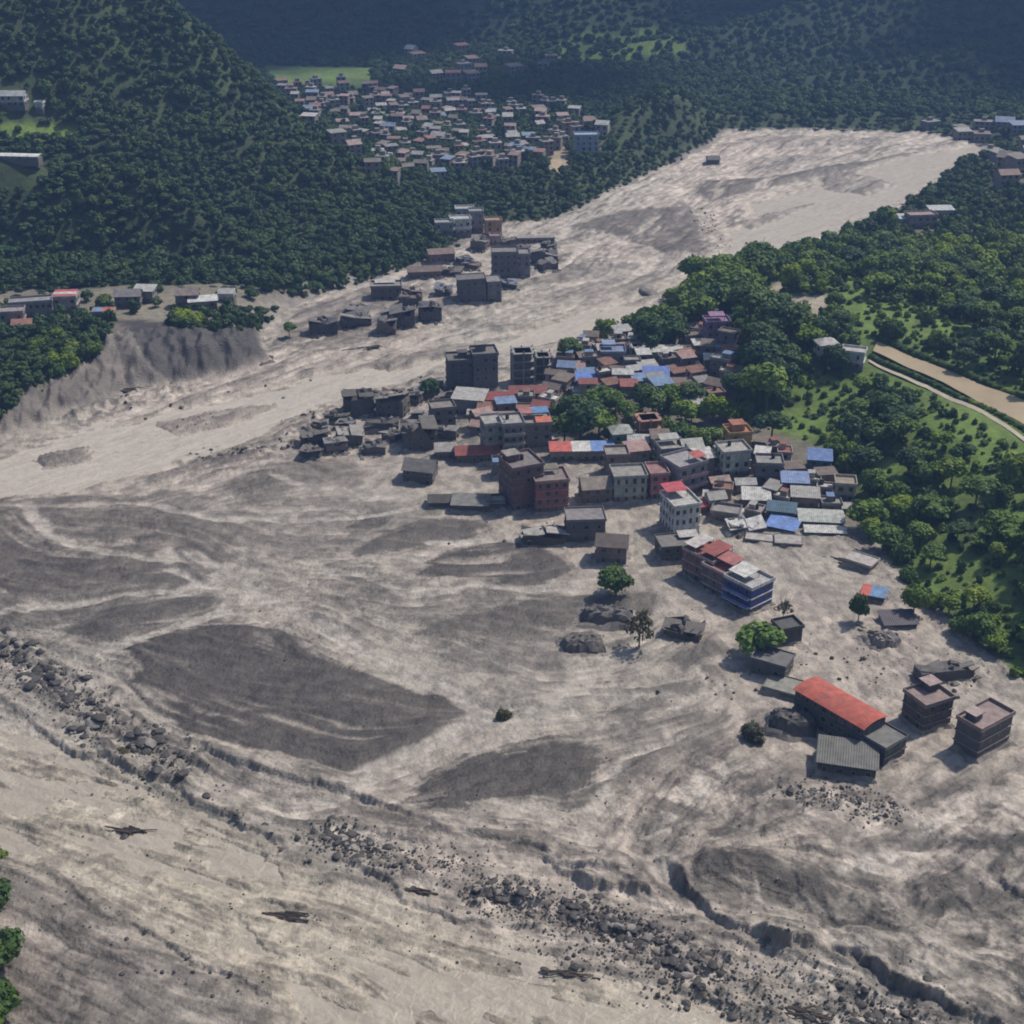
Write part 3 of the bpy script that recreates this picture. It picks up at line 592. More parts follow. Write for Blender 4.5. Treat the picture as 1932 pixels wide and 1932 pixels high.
# ================================================================== BUILDINGS
FOOT = []      # x, y, radius of everything built, so that trees keep clear
def wallm(c, mudh=0.0): return mat_plain('wall_%02d%02d%02d' % tuple(int(x*99) for x in c), c, 0.88, 0.32, 0.45, stain=0.8, mudh=mudh)
def roofm(c): return mat_plain('roof_%02d%02d%02d' % tuple(int(x*99) for x in c), tuple(.86*q+.10*sum(c)/3 for q in c) if max(c)-min(c) > .25 else tuple(.9*q for q in c), 0.75, 0.4, 0.55, stain=0.8)
WMESH = {}
def window_mesh(w_, h_, frame):
    k = (w_, h_, frame.name)
    if k not in WMESH:
        b = MB(); t = 0.12; x = w_/2
        b.box(-x, x, -0.10, 0.0, 0, t, frame); b.box(-x, x, -0.10, 0.0, h_-t, h_, frame)
        b.box(-x, -x+t, -0.097, 0.0, t, h_-t, frame); b.box(x-t, x, -0.097, 0.0, t, h_-t, frame)
        p = MB(); p.poly([(-x+t,-0.03,t),(x-t,-0.03,t),(x-t,-0.03,h_-t),(-x+t,-0.03,h_-t)], M_GLASS)
        WMESH[k] = (b.mesh('window'), p.mesh('pane'))
    return WMESH[k]
def gable(mb, W, D, H_, rise, mat, ov=0.5, th=0.15, z0=None):
    z = H_; x = W/2+ov; y = D/2+ov; s = rise/(D/2); e = z - ov*s
    for sg in (-1, 1):
        B = [(-x, sg*y, e), (x, sg*y, e), (x, 0, z+rise), (-x, 0, z+rise)]
        if sg == 1: B = B[::-1]
        mb.hexa(B, [(p[0], p[1], p[2]+th) for p in B], mat)
def sheet(mb, x0, x1, y0, y1, z0, z1, mat, pitch=0.55, amp=0.09, segs=1, bend=0.0):
    """corrugated sheet roof, ribs run along y from z0 (front, y0) to z1 (back, y1); bend bows it up"""
    n = max(2, int((x1-x0)/pitch)*2); ys = [y0+(y1-y0)*k/segs for k in range(segs+1)]
    top = []; 
    for i in range(n+1):
        x = x0+(x1-x0)*i/n; r = amp*(i % 2)
        top.append([(x, y, z0+(z1-z0)*k/segs + bend*4*(k/segs)*(1-k/segs) + r) for k, y in enumerate(ys)])
    for i in range(n):
        for k in range(segs):
            a, b_, c_, d_ = top[i][k], top[i+1][k], top[i+1][k+1], top[i][k+1]
            mb.poly([a, b_, c_, d_], mat); mb.poly([(p[0], p[1], p[2]-0.08) for p in (d_, c_, b_, a)], mat)
def building(label, u, v, W, D, Hh, rot=0, st='flat', wall=(.3,.27,.24), roof=(.26,.24,.23), nf=None, name='house', cat='house', group=None, win=True, band=True,
             tower=None, tank=0, awn=None, mud=2.0, trim=None, loc=None, frame=None, wsize=(1.3,1.5), parapet=0.8, tilt=0.0, seed=None, balc=0, wstep=2.7, rail=None):
    r = math.radians(rot); rnd = random.Random(seed if seed is not None else int(u*7+v*13))
    ext = W*abs(math.sin(r)) + D*abs(math.cos(r))
    if loc is None:
        x, y, z = hit(u, v); y += ext*0.5; z = H1(x, y)
    else: x, y, z = loc
    if shore_d(np.array([x]), np.array([y]))[0] < 0: z = 0.25
    root = empty(name, (x, y, z), r); tag(root, label, cat, group)
    if tilt: root.rotation_euler[0] = math.radians(tilt); root.rotation_euler[1] = math.radians(tilt*0.7)
    FOOT.append((x, y, 0.55*math.hypot(W, D)))
    wm = wallm(wall, mud); rm = roofm(roof); tm = wallm(trim if trim else tuple(min(.6, c*1.15+.02) for c in wall)); fm = frame or M_FRAME
    if nf is None: nf = max(1, round(Hh/3.0))
    fh = Hh/nf; hw, hd = W/2, D/2
    b = MB()
    if st == 'skeleton':
        b.box(-hw+1.2, hw-1.2, -hd+1.2, hd-1.2, -2, Hh, wm); obj('wall', b.mesh('wall'), root)
        n = max(2, round(W/3.5)); m2 = max(2, round(D/3.5))
        for k in range(1, nf+1):
            s = MB(); s.box(-hw, hw, -hd, hd, k*fh-0.3, k*fh, tm); obj('floor_slab', s.mesh('floor_slab'), root)
        cm = MB(); cm.box(-.2, .2, -.2, .2, -2, Hh+1.0, tm); cme = cm.mesh('column')
        for i in range(n+1):
            for j in range(m2+1):
                if 0 < i < n and 0 < j < m2: continue
                obj('column', cme, root, (-hw+.25+(W-.5)*i/n, -hd+.25+(D-.5)*j/m2, -0.31+rnd.uniform(-.3, .2)))
        return root
    if st == 'ruin':
        n = 14; B = []; 
        per = [(-hw,-hd),(hw,-hd),(hw,hd),(-hw,hd)]
        pts = []
        for k in range(4):
            a, c_ = per[k], per[(k+1) % 4]
            for q in range(4): f = q/4; pts.append((a[0]*(1-f)+c_[0]*f+rnd.uniform(-.3,.3), a[1]*(1-f)+c_[1]*f+rnd.uniform(-.3,.3)))
        hts = [Hh*rnd.choice((1.0, .95, .8, .62, .45))*rnd.uniform(.9, 1.05) for _ in pts]
        b.hexa([(px_*1.02, py_*1.02, -2) for px_, py_ in pts], [(px_, py_, h2) for (px_, py_), h2 in zip(pts, hts)], wm)
        obj('wall', b.mesh('wall'), root)
        for x0, x1 in ((-hw-.6, -hw*.05), (hw*.05, hw+.5)):
            s = MB(); zz = Hh*rnd.uniform(.72, 1.0); a_ = rnd.uniform(-.28, .28); b2 = rnd.uniform(-.25, .25); y0 = -hd-rnd.uniform(-.4, .9); y1 = hd*rnd.uniform(.5, 1.1)
            Q = [(x0+rnd.uniform(-.5,.3), y0), (x1, y0+rnd.uniform(-.3,1.2)), (x1+rnd.uniform(-.4,.6), y1), (x0, y1-rnd.uniform(0,1.5))]
            Q = [(px_, py_, zz+a_*(px_-(x0+x1)/2)+b2*py_) for px_, py_ in Q]
            s.hexa(Q, [(p[0], p[1], p[2]+.28) for p in Q], rm); obj('roof_slab', s.mesh('roof_slab'), root)
        for k in range(9):
            q = MB(); sx = rnd.uniform(.7, 2.2); q.hexa([(-sx,-.8,-.5),(sx,-.9,-.5),(sx*.8,.8,-.5),(-sx,1.0,-.5)], [(-sx*.6,-.5,rnd.uniform(.3,1.5)),(sx*.7,-.6,rnd.uniform(.2,1.0)),(sx*.6,.5,rnd.uniform(.3,1.4)),(-sx*.7,.6,.5)], wm if k % 2 else rm)
            if k < 3: loc_ = (rnd.uniform(-hw, hw)*.8, rnd.uniform(-hd, hd)*.8, Hh*rnd.uniform(.75, .95))
            else: loc_ = (rnd.uniform(-1.25, 1.25)*hw, -hd-rnd.uniform(-.3, 2.2), 0)
            obj('rubble', q.mesh('rubble'), root, loc_, rnd.uniform(0, 3))
        for k in range(5):
            q = MB(); x0 = rnd.uniform(-hw, hw); q.tube((x0, -hd*rnd.uniform(.2, 1.1), rnd.uniform(.2, .8)*Hh), (x0+rnd.uniform(-3, 3), -hd*rnd.uniform(.3, 1.5), Hh*rnd.uniform(0, 1.25)), .13, .09, M_WOOD); obj('beam', q.mesh('beam'), root)
    elif st == 'mound':
        b.box(-hw*.8, hw*.8, -hd*.75, hd*.75, -2, Hh*.5, wm); obj('wall', b.mesh('wall'), root)
        q = MB(); n = 15; V_ = {}
        for i in range(n+1):
            for j in range(n+1):
                a_, c_ = 2*i/n-1, 2*j/n-1; e = max(0, 1-(abs(a_)**3.2+abs(c_)**3.2)**(1/3.2)*1.0); hgt = Hh*min(1, e*3.4)**.8*(1+.28*(1-abs(c_+.15))) 
                V_[i,j] = (a_*hw*1.08+rnd.gauss(0,.18), c_*hd*1.1+rnd.gauss(0,.18), hgt*rnd.uniform(.84,1.1)-.3)
        for i in range(n):
            for j in range(n): q.poly([V_[i,j], V_[i+1,j], V_[i+1,j+1], V_[i,j+1]], rm)
        obj('roof', q.mesh('roof'), root)
    elif st in ('gable', 'hip'):
        rise = min(W, D)*0.28 if st == 'hip' else D*0.27
        c = [(-hw,-hd),(hw,-hd),(hw,hd),(-hw,hd)]
        b.hexa([(p[0],p[1],-2) for p in c], [(p[0],p[1],Hh-.05) for p in c], wm)
        if st == 'gable':
            for sg in (-1, 1):
                T = [(sg*hw,-hd,Hh-.05),(sg*hw,hd,Hh-.05),(sg*hw,0,Hh+rise-.12)]
                b.hexa(T, [(p[0]-sg*.2, p[1], p[2]) for p in T], wm)
        obj('wall', b.mesh('wall'), root)
        q = MB()
        if st == 'gable': gable(q, W, D, Hh, rise, rm)
        else:
            o_ = .5; k = max(0.3, hw-hd*.8)
            q.hexa([(-hw-o_,-hd-o_,Hh-.1),(hw+o_,-hd-o_,Hh-.1),(hw+o_,hd+o_,Hh-.1),(-hw-o_,hd+o_,Hh-.1)], [(-k,-.15,Hh+rise),(k,-.15,Hh+rise),(k,.15,Hh+rise),(-k,.15,Hh+rise)], rm)
        obj('roof', q.mesh('roof'), root)
    elif st in ('shed', 'barrel'):
        b.box(-hw, hw, -hd, hd, -2, Hh, wm); obj('wall', b.mesh('wall'), root)
        q = MB()
        if st == 'shed': sheet(q, -hw-.5, hw+.5, -hd-.6, hd+.5, Hh+.15, Hh+.3+D*.13, rm)
        else: sheet(q, -hw-.4, hw+.4, -hd-.5, hd+.5, Hh+.1, Hh+.1, rm, segs=8, bend=D*.11)
        obj('roof', q.mesh('roof'), root)
    else:
        b.box(-hw, hw, -hd, hd, -2, Hh, wm); obj('wall', b.mesh('wall'), root)
        q = MB(); q.box(-hw-.35, hw+.35, -hd-.35, hd+.35, Hh+.003, Hh+.22, rm); obj('roof', q.mesh('roof'), root)
        if parapet > 0:
            q = MB(); p = parapet; e = .3
            q.box(-hw-e, hw+e, -hd-e, -hd-e+.18, Hh+.22, Hh+.22+p, tm); q.box(-hw-e, hw+e, hd+e-.18, hd+e, Hh+.22, Hh+.22+p, tm)
            q.box(-hw-e, -hw-e+.18, -hd-e+.18, hd+e-.18, Hh+.22, Hh+.217+p, tm); q.box(hw+e-.18, hw+e, -hd-e+.18, hd+e-.18, Hh+.22, Hh+.217+p, tm)
            obj('parapet', q.mesh('parapet'), root)
        if tower:
            tx, ty, tw, th, tc = tower
            q = MB(); q.box(tx-tw/2, tx+tw/2, ty-tw/2, ty+tw/2, Hh+.2, Hh+.2+th, wallm(wall)); o_ = obj('stair_tower', q.mesh('stair_tower'), root)
            q = MB(); q.box(tx-tw/2-.4, tx+tw/2+.4, ty-tw/2-.4, ty+tw/2+.4, Hh+.203+th, Hh+.4+th, roofm(tc)); obj('tower_roof', q.mesh('tower_roof'), o_)
        for k in range(tank):
            q = MB(); xx = rnd.uniform(-hw*.6, hw*.6); yy = rnd.uniform(-hd*.2, hd*.6); q.tube((xx,yy,Hh+.2),(xx,yy,Hh+1.7),.6,.6,M_TANK,10); q.tube((xx,yy,Hh+1.7),(xx,yy,Hh+2.0),.6,.2,M_TANK,10)
            obj('water_tank', q.mesh('water_tank', True), root)
    if Hh > 1.2 and shore_d(np.array([x]), np.array([y]))[0] < 1:
        q = MB(); per = []; n = 7
        cs = [(-hw,-hd),(hw,-hd),(hw,hd),(-hw,hd)]
        for k in range(4):
            a_, c_ = cs[k], cs[(k+1) % 4]
            for i in range(n): f = i/n; per.append((a_[0]*(1-f)+c_[0]*f, a_[1]*(1-f)+c_[1]*f))
        ph = [rnd.uniform(.05, .5)+(rnd.uniform(.4, 1.3) if rnd.random() < .3 else 0) for _ in per]
        ph = [(ph[i-1]+2*ph[i]+ph[(i+1) % len(ph)])/4 for i in range(len(ph))]
        out_ = [(p[0]*(1+rnd.uniform(.5, 1.9)/hw), p[1]*(1+rnd.uniform(.5, 1.9)/hd)) for p in per]
        mid_ = [((p[0]*.6+o_[0]*.4), (p[1]*.6+o_[1]*.4)) for p, o_ in zip(per, out_)]
        m_ = len(per)
        for i in range(m_):
            j = (i+1) % m_
            q.poly([(*out_[i], -.3), (*out_[j], -.3), (*mid_[j], .35+ph[j]*.6), (*mid_[i], .35+ph[i]*.6)], M_MUDCOAT)
            q.poly([(*mid_[i], .35+ph[i]*.6), (*mid_[j], .35+ph[j]*.6), (per[j][0]*.99, per[j][1]*.99, .45+ph[j]*1.1), (per[i][0]*.99, per[i][1]*.99, .45+ph[i]*1.1)], M_MUDCOAT)
        obj('mud_bank', q.mesh('mud_bank', True), root)
    if awn:   # coloured sheet roofs standing on posts over part of the roof: (x0,x1,y0,y1,colour,height)
        for (x0, x1, y0, y1, c_, ah) in awn:
            q = MB(); sheet(q, x0, x1, y0, y1, Hh+ah, Hh+ah+.5, roofm(c_), amp=.06)
            for px_ in (x0+.2, x1-.2):
                for py_ in (y0+.2, y1-.2): q.box(px_-.07, px_+.07, py_-.07, py_+.07, Hh+.2, Hh+ah+.1, M_FRAME)
            obj('canopy', q.mesh('canopy'), root)
    if band and nf > 1 and st != 'ruin':
        for k in range(1, nf):
            q = MB(); e = .28; zz = k*fh
            q.box(-hw-e, hw+e, -hd-e, hd+e, zz-.1, zz+.1, tm); obj('floor_band', q.mesh('floor_band'), root)
    if balc:
        for k in range(1, nf):
            q = MB(); zz = k*fh+.12; rc = wallm(rail) if rail else tm
            q.box(-hw*.95, hw*.95, -hd-1.3, -hd-.28, zz-.2, zz-.02, tm); q.box(-hw*.95, hw*.95, -hd-1.3, -hd-1.2, zz-.017, zz+.9, rc)
            obj('balcony', q.mesh('balcony'), root)
    if group and st in ('flat', 'gable', 'shed'):
        for k in range(rnd.choice((0, 1, 1, 2))):
            sd_ = rnd.choice((-1, 1)); lw = rnd.uniform(2, 3.5); ll = rnd.uniform(2.5, D*.8); lh = Hh*rnd.uniform(.35, .6); x0, x1 = (hw+.3, hw+.3+lw) if sd_ > 0 else (-hw-.3-lw, -hw-.3); y0 = rnd.uniform(-hd-1, hd-ll)
            q = MB(); q.box(x0, x1, y0, y0+ll, -1, lh, wm); lt = obj('lean_to', q.mesh('lean_to'), root)
            q = MB(); sheet(q, x0-.3, x1+.3, y0-.4, y0+ll+.3, lh+.1, lh+.8, roofm(rnd.choice(((.42,.41,.40),(.24,.12,.085),(.20,.19,.18),(.56,.55,.53))))); obj('lean_to_roof', q.mesh('lean_to_roof'), lt)
        if st == 'flat' and rnd.random() < .7:
            lw = rnd.uniform(2, W*.55); ll = rnd.uniform(2, D*.55); x0 = rnd.uniform(-hw, hw-lw); y0 = rnd.uniform(-hd, hd-ll)
            q = MB(); q.box(x0+.2, x0+lw-.2, y0+.2, y0+ll-.2, Hh+.2, Hh+2.0, tm); sheet(q, x0, x0+lw, y0, y0+ll, Hh+2.05, Hh+2.4, roofm(rnd.choice(((.44,.43,.42),(.30,.10,.08),(.24,.12,.085),(.20,.19,.18),(.15,.25,.45))))); obj('roof_shed', q.mesh('roof_shed'), root)
    if win:
        faces = [(0, W, hd), (math.pi/2, D, hw), (math.pi, W, hd), (-math.pi/2, D, hw)]
        for fi, (ra, fw, off) in enumerate(faces):
            na = r + ra; nx, ny = math.sin(na), -math.cos(na)
            if -nx*x - ny*y < 0.12*math.hypot(x, y): continue
            if win == 'front' and fi != 0: continue
            n = max(1, int((fw-.6)/wstep)); wmsh, pm = window_mesh(wsize[0], wsize[1], fm)
            for k in range(nf):
                zb = k*fh + fh*0.30
                if zb < 0.3 or zb+wsize[1] > Hh-.1: continue
                if st == 'ruin' and zb+wsize[1] > Hh*.66: continue
                for q in range(n):
                    if rnd.random() < 0.18: continue
                    wmsh, pm = window_mesh(wsize[0]*rnd.choice((.75, 1, 1, 1.25)), wsize[1]*rnd.choice((.85, 1, 1)), fm)
                    lx = (q+.5)/n*fw - fw/2; ly = -off-.004
                    if st == 'ruin': ly -= .35
                    px_ = math.cos(ra)*lx - math.sin(ra)*ly; py_ = math.sin(ra)*lx + math.cos(ra)*ly
                    wo = obj('window', wmsh, root, (px_, py_, zb), ra); obj('pane', pm, wo)
    return root

W_GREY=(.23,.22,.215); W_DARK=(.115,.108,.105); W_BROWN=(.17,.135,.11); W_MAR=(.20,.085,.085); W_PINK=(.36,.235,.225); W_WHITE=(.56,.54,.50); W_CREAM=(.40,.35,.28); W_GRN=(.27,.31,.26); W_BLUE=(.055,.085,.30); W_LAV=(.27,.25,.28); W_BRICK=(.28,.13,.09)
R_RED=(.50,.06,.035); R_MAR=(.30,.07,.06); R_BLUE=(.09,.20,.55); R_TIN=(.40,.40,.39); R_WHT=(.62,.61,.58); R_MUD=(.27,.25,.23); R_DK=(.10,.095,.09); R_RUST=(.24,.12,.085)
B = building
# --- right foreground
B('long building with a bright orange red curved roof on mud flat', 1596, 1430, 20, 7.6, 7.6, -52, 'barrel', (.07,.072,.08), (.46,.075,.045), nf=3, name='red_roofed_hall', cat='hall', wstep=2.4)
B('low grey terraced block joined to the near end of red roofed hall', 1668, 1452, 8.5, 7.4, 5.2, -52, 'flat', (.075,.075,.078), (.17,.17,.165), nf=2, name='annex_block', cat='building', parapet=.4)
B('dark shed with sloping grey sheet roof in front of red roofed hall', 1606, 1478, 12.5, 8, 3.4, -14, 'shed', (.055,.06,.06), (.15,.15,.14), name='sheet_roofed_shed', cat='shed', nf=1)
B('pinkish flat roofed house standing alone in mud, right of red roofed hall', 1756, 1387, 8.2, 7.4, 7.2, 26, 'flat', (.085,.075,.07), (.29,.215,.20), nf=3, mud=2.5, trim=(.26,.20,.19), tower=(2,2.2,3,2.0,(.40,.30,.29)))
B('grey house with blank side wall at the right edge of picture', 1864, 1440, 11.5, 6.4, 8.2, 36, 'flat', (.10,.10,.105), (.30,.22,.21), nf=3, win='front', trim=(.27,.21,.20), tower=(-3,1,2.6,1.8,(.42,.33,.31)), mud=2.0)
B('long low dark broken wall building behind the pink flat roofed house', 1786, 1296, 14, 4.5, 3.6, 12, 'ruin', (.085,.08,.085), (.16,.15,.14), name='ruined_building', cat='ruin', win=False)
B('buried flat roof slab just behind red roofed hall', 1494, 1330, 10.5, 6.5, 1.5, -28, 'flat', (.10,.11,.10), (.27,.27,.235), nf=1, name='buried_house', win=False, parapet=.25)
B('small dark flat roofed house beside the bright green tree', 1462, 1292, 8.5, 6.5, 4.6, -30, 'flat', (.085,.085,.09), (.15,.15,.155), nf=1, parapet=.3)
B('small black boxy house right behind the bright green tree', 1487, 1224, 6, 5, 4.8, 20, 'flat', (.05,.05,.055), (.08,.08,.08), nf=1, win=False, parapet=.7)
# --- row with the blue end
B('dark red roofed house at the far end of the blue ended row', 1338, 1116, 11, 8, 8.2, -50, 'flat', (.22,.10,.10), (.30,.10,.085), nf=3, awn=[(-5.5,-1,-4,3.5,(.55,.50,.48),2.3),(0,5.5,-3.5,4,R_MAR,2.2)], trim=(.40,.36,.35))
B('middle house with red roof terrace in the blue ended row', 1370, 1138, 9, 8, 7.6, -50, 'flat', (.16,.12,.13), (.33,.11,.10), nf=3, awn=[(-3.5,3.5,-1,3.8,(.42,.13,.12),2.2)], trim=(.45,.40,.39))
B('blue painted house with white balconies ending a row, above the green tree', 1416, 1166, 9.5, 8.6, 8.0, -50, 'flat', W_BLUE, (.40,.39,.40), nf=3, balc=1, trim=(.55,.55,.56), rail=(.10,.15,.42), awn=[(-4.5,1.5,-3.5,2.5,R_WHT,2.2)], tank=1)
B('tall white house with rows of dark windows and red roof canopy', 1285, 1018, 8.2, 10.5, 9.8, 18, 'flat', (.66,.66,.63), (.46,.45,.43), nf=3, trim=(.72,.70,.66), wstep=1.9, wsize=(1.0,1.7), awn=[(-4.2,2.5,.5,5.8,(.52,.06,.09),2.6)], mud=.8)
B('small red roofed hut beside the tall white house', 1322, 976, 3.6, 3.4, 3.0, 20, 'shed', (.35,.13,.12), (.52,.08,.09), name='small_hut', cat='hut', win=False)
B('dark square house below the tall white house', 1283, 1066, 12, 7.5, 5.0, 10, 'flat', (.095,.098,.09), (.19,.175,.165), nf=2, awn=[(0,5.8,0,3.5,(.52,.49,.47),1.0)], parapet=.4)
# --- middle left of it
B('low wrecked house with patchy white roof sheets in the mud', 1028, 1037, 13, 7, 4.2, 6, 'ruin', (.09,.075,.065), (.40,.38,.36), name='ruined_house', cat='ruin')
B('two storey dark house with overhanging flat roof near wrecked house', 1104, 1029, 11, 8, 7.4, 4, 'flat', (.13,.115,.12), (.23,.21,.215), nf=2, trim=(.19,.175,.18), parapet=.5)
B('brown house with ridged roof behind the dark round tree', 1156, 1070, 8.5, 7.5, 6.0, -8, 'gable', (.19,.155,.15), (.13,.10,.09), nf=2)
B('big maroon and dark building, tallest left of the flooded street', 983, 970, 10, 11, 14.2, 24, 'flat', (.15,.085,.09), (.20,.18,.175), nf=5, tower=(-2.5,2,4,2.2,R_MUD), tank=1, trim=(.24,.15,.15))
B('maroon red house with white parapet joined to the big maroon building', 1037, 972, 10, 9, 10.2, 10, 'flat', (.30,.10,.105), (.24,.20,.19), nf=4, trim=(.40,.22,.21), wstep=2.2, awn=[(-4,3,1,4,(.20,.19,.15),2.0)])
B('brown sheet roofed house at the left end of the green row', 1124, 956, 9, 8, 5.6, 8, 'gable', W_BROWN, (.26,.22,.19), nf=2)
B('grey green house with tall arched windows in a row', 1186, 953, 10, 8.5, 8.6, 6, 'flat', (.33,.37,.33), (.30,.28,.26), nf=3, wstep=2.2, wsize=(1.2,1.9), trim=(.34,.36,.33))
B('narrow crimson house at the right end of the green row', 1240, 947, 5.6, 8, 8.6, 8, 'flat', (.44,.13,.16), (.30,.16,.16), nf=3, wstep=2.0, trim=(.46,.30,.30))
B('lavender grey house with blank left wall and pink balconies', 1292, 944, 10.5, 10, 10.2, 30, 'flat', W_LAV, (.33,.31,.32), nf=3, balc=1, rail=(.38,.24,.26), awn=[(1,5.2,-4.5,-.5,(.50,.10,.085),2.2)], win='front')
B('brown brick house above the grey green row', 1163, 906, 7, 7, 7.8, 4, 'flat', (.24,.18,.15), (.28,.25,.23), nf=3)
B('grey concrete house with wide flat roof behind the lavender house', 1266, 898, 8.5, 8, 8.0, 12, 'flat', (.25,.245,.22), (.32,.31,.28), nf=3, awn=[(-3.5,3,0,3.8,(.44,.44,.42),2.2)])
B('pale green house right of the concrete flat roofed house', 1303, 888, 6.5, 7, 7.0, 12, 'gable', (.32,.34,.29), (.42,.42,.38), nf=2)
B('brick temple like house with white columns among town trees', 1223, 846, 8, 7.5, 9.0, 10, 'skeleton', W_BRICK, (.2,.1,.08), nf=3, trim=(.36,.20,.15), name='brick_house')
B('small sea green house beside the brick columned house', 1172, 858, 7, 6.5, 7.0, 10, 'hip', (.22,.28,.24), (.38,.40,.36), nf=2)
s_ = B('long low school with red, white and blue roof stripes', 1098, 877, 20.5, 6, 4.4, 2, 'flat', (.28,.25,.21), (.3,.3,.3), nf=1, name='school_building', cat='school', parapet=0, wstep=2.3,
  awn=[(-10.8,-3.4,-3.8,3.6,(.55,.10,.08),.35),(-3.4,2.8,-3.8,3.6,R_WHT,.36),(2.8,10.8,-3.8,3.6,(.13,.26,.58),.35)])
B('three storey house with red, blue and orange canopies', 1008, 852, 10.5, 9, 9.0, 8, 'flat', (.17,.16,.16), (.30,.27,.26), nf=3, awn=[(-5,-.5,0,4.5,(.40,.14,.14),2.4),(-.5,5,0,4.5,(.10,.24,.50),2.4),(0,5.2,-4.4,-.6,(.58,.14,.07),.9)])
B('grey apartment block with white roof edge, left of a tall twin', 929, 872, 6.5, 8, 12.5, 14, 'flat', (.26,.255,.25), (.38,.36,.34), nf=4, wstep=2.0, trim=(.42,.40,.38))
B('grey apartment block with upper balconies, right of its twin', 965, 875, 7, 8.5, 13.0, 10, 'flat', (.23,.225,.225), (.36,.35,.33), nf=4, wstep=2.0, balc=1, tank=1)
B('long low house with dark red roof beside the grey apartment blocks', 900, 880, 14, 6.5, 3.8, 6, 'gable', (.10,.105,.10), R_MAR, nf=1, wstep=2.2)
B('low grey shed between dark block and red roofed long house', 840, 872, 6.5, 5, 3.4, 4, 'shed', (.16,.16,.16), (.33,.31,.30), name='grey_shed', cat='shed', nf=1)
B('dark house with half collapsed ridged roof alone in mud', 792, 918, 9.5, 8, 5.2, -10, 'gable', (.10,.10,.105), (.16,.15,.15), nf=2, tilt=3)
B('dark brown ruined block with jagged top above the collapsed house', 790, 855, 11, 9, 9.0, 10, 'ruin', (.105,.095,.085), (.13,.12,.11), name='ruined_block', cat='ruin', nf=3)
B('brown mud stained block behind the jagged ruined block', 834, 820, 8, 7, 8.5, 14, 'flat', (.17,.15,.135), (.25,.22,.20), nf=3, tank=0)
B('grey house with white tilted roof sheets behind brown block', 886, 790, 11, 8, 6.4, -12, 'shed', (.20,.195,.20), (.42,.41,.40), nf=2)
B('big charcoal block by the river, left half', 868, 742, 9.5, 9, 11.5, 10, 'flat', (.095,.10,.105), (.15,.145,.14), nf=4, name='charcoal_block', cat='building', tower=(1,1,3,2,R_DK))
B('big charcoal block by the river, taller right half', 913, 742, 9, 9, 14.0, 10, 'flat', (.12,.125,.14), (.19,.18,.17), nf=4, name='charcoal_block', cat='building', tower=(-1,1.5,3.4,2.6,R_MUD), win='front')
B('unfinished grey concrete frame house by the river', 986, 730, 8.5, 8, 12.5, 6, 'skeleton', (.13,.13,.13), (.2,.2,.2), nf=4, trim=(.27,.265,.255), name='concrete_frame_house')
B('second unfinished concrete frame house nearer the round tree', 1024, 722, 6.5, 7, 9.5, 6, 'skeleton', (.10,.10,.10), (.2,.2,.2), nf=3, trim=(.22,.215,.21), name='concrete_frame_house')
B('dark domed wreck of a large house on the river bank', 674, 790, 10.5, 9, 7.6, 8, 'ruin', (.09,.088,.082), (.10,.095,.085), name='wrecked_house', cat='ruin', nf=2)
B('brown wreck with torn pale roof beside the dark domed wreck', 740, 794, 10, 8, 8.6, -14, 'ruin', (.15,.13,.115), (.30,.27,.25), name='wrecked_house', cat='ruin', nf=3)
B('low black wreck at the town edge, leftmost above the mud', 592, 853, 8.5, 6.5, 6.0, 6, 'ruin', (.085,.082,.08), (.15,.14,.13), name='wrecked_house', cat='ruin', nf=2)
B('tilted wreck with pale roof slab, second from the town edge', 656, 847, 8, 6, 5.2, 16, 'ruin', (.13,.12,.115), (.30,.28,.26), name='wrecked_house', cat='ruin', tilt=6)
B('flattened black wreck in front of the brown torn wreck', 720, 818, 11, 5, 3.4, 4, 'ruin', (.07,.07,.07), (.12,.11,.105), name='wrecked_house', cat='ruin', win=False)
B('low dark hut roof in mud, left of the maroon building', 834, 962, 8, 5, 2.4, 2, 'gable', (.06,.055,.055), (.075,.07,.068), nf=1, name='buried_hut', cat='hut', win=False)
B('low greenish grey roof with white edge touching the maroon building', 888, 972, 11, 6, 2.8, -4, 'shed', (.07,.075,.075), (.20,.20,.19), nf=1, name='buried_hut', cat='hut', win=False)
B('white capped low wall house at the foot of the maroon building', 934, 966, 5.5, 4.5, 2.6, 6, 'flat', (.09,.085,.085), (.40,.38,.36), nf=1, name='small_house', win=False)
B('small house with blue tank roof behind the maroon building', 945, 905, 5, 5, 5.0, 4, 'flat', (.15,.16,.18), (.12,.26,.48), nf=2, name='small_house')
# --- half buried roofs in the mud field
B('long dark buried roof beside the half dead tree', 1146, 1187, 14, 7.5, 3.2, -4, 'mound', (.10,.095,.095), (.12,.112,.112), nf=1, name='buried_house', win=False)
B('dark buried roof hump left of the half dead tree', 1100, 1243, 11, 8, 3.2, 8, 'mound', (.095,.085,.082), (.14,.125,.12), nf=1, name='buried_house', win=False)
B('small dark brown house between two trees in the mud', 1294, 1219, 9.5, 6.5, 4.0, -18, 'ruin', (.075,.065,.062), (.115,.10,.095), nf=1, win=False)
B('dark mound of a buried roof below red roofed hall', 1503, 1400, 11, 8, 3.6, -14, 'mound', (.08,.075,.075), (.10,.092,.09), nf=1, name='buried_house', win=False)
B('pink white half buried house with blue tank near the forest edge', 1630, 1086, 8, 5.5, 2.4, -38, 'flat', (.36,.31,.29), (.46,.42,.40), nf=1, name='buried_house', win=False, parapet=.3)
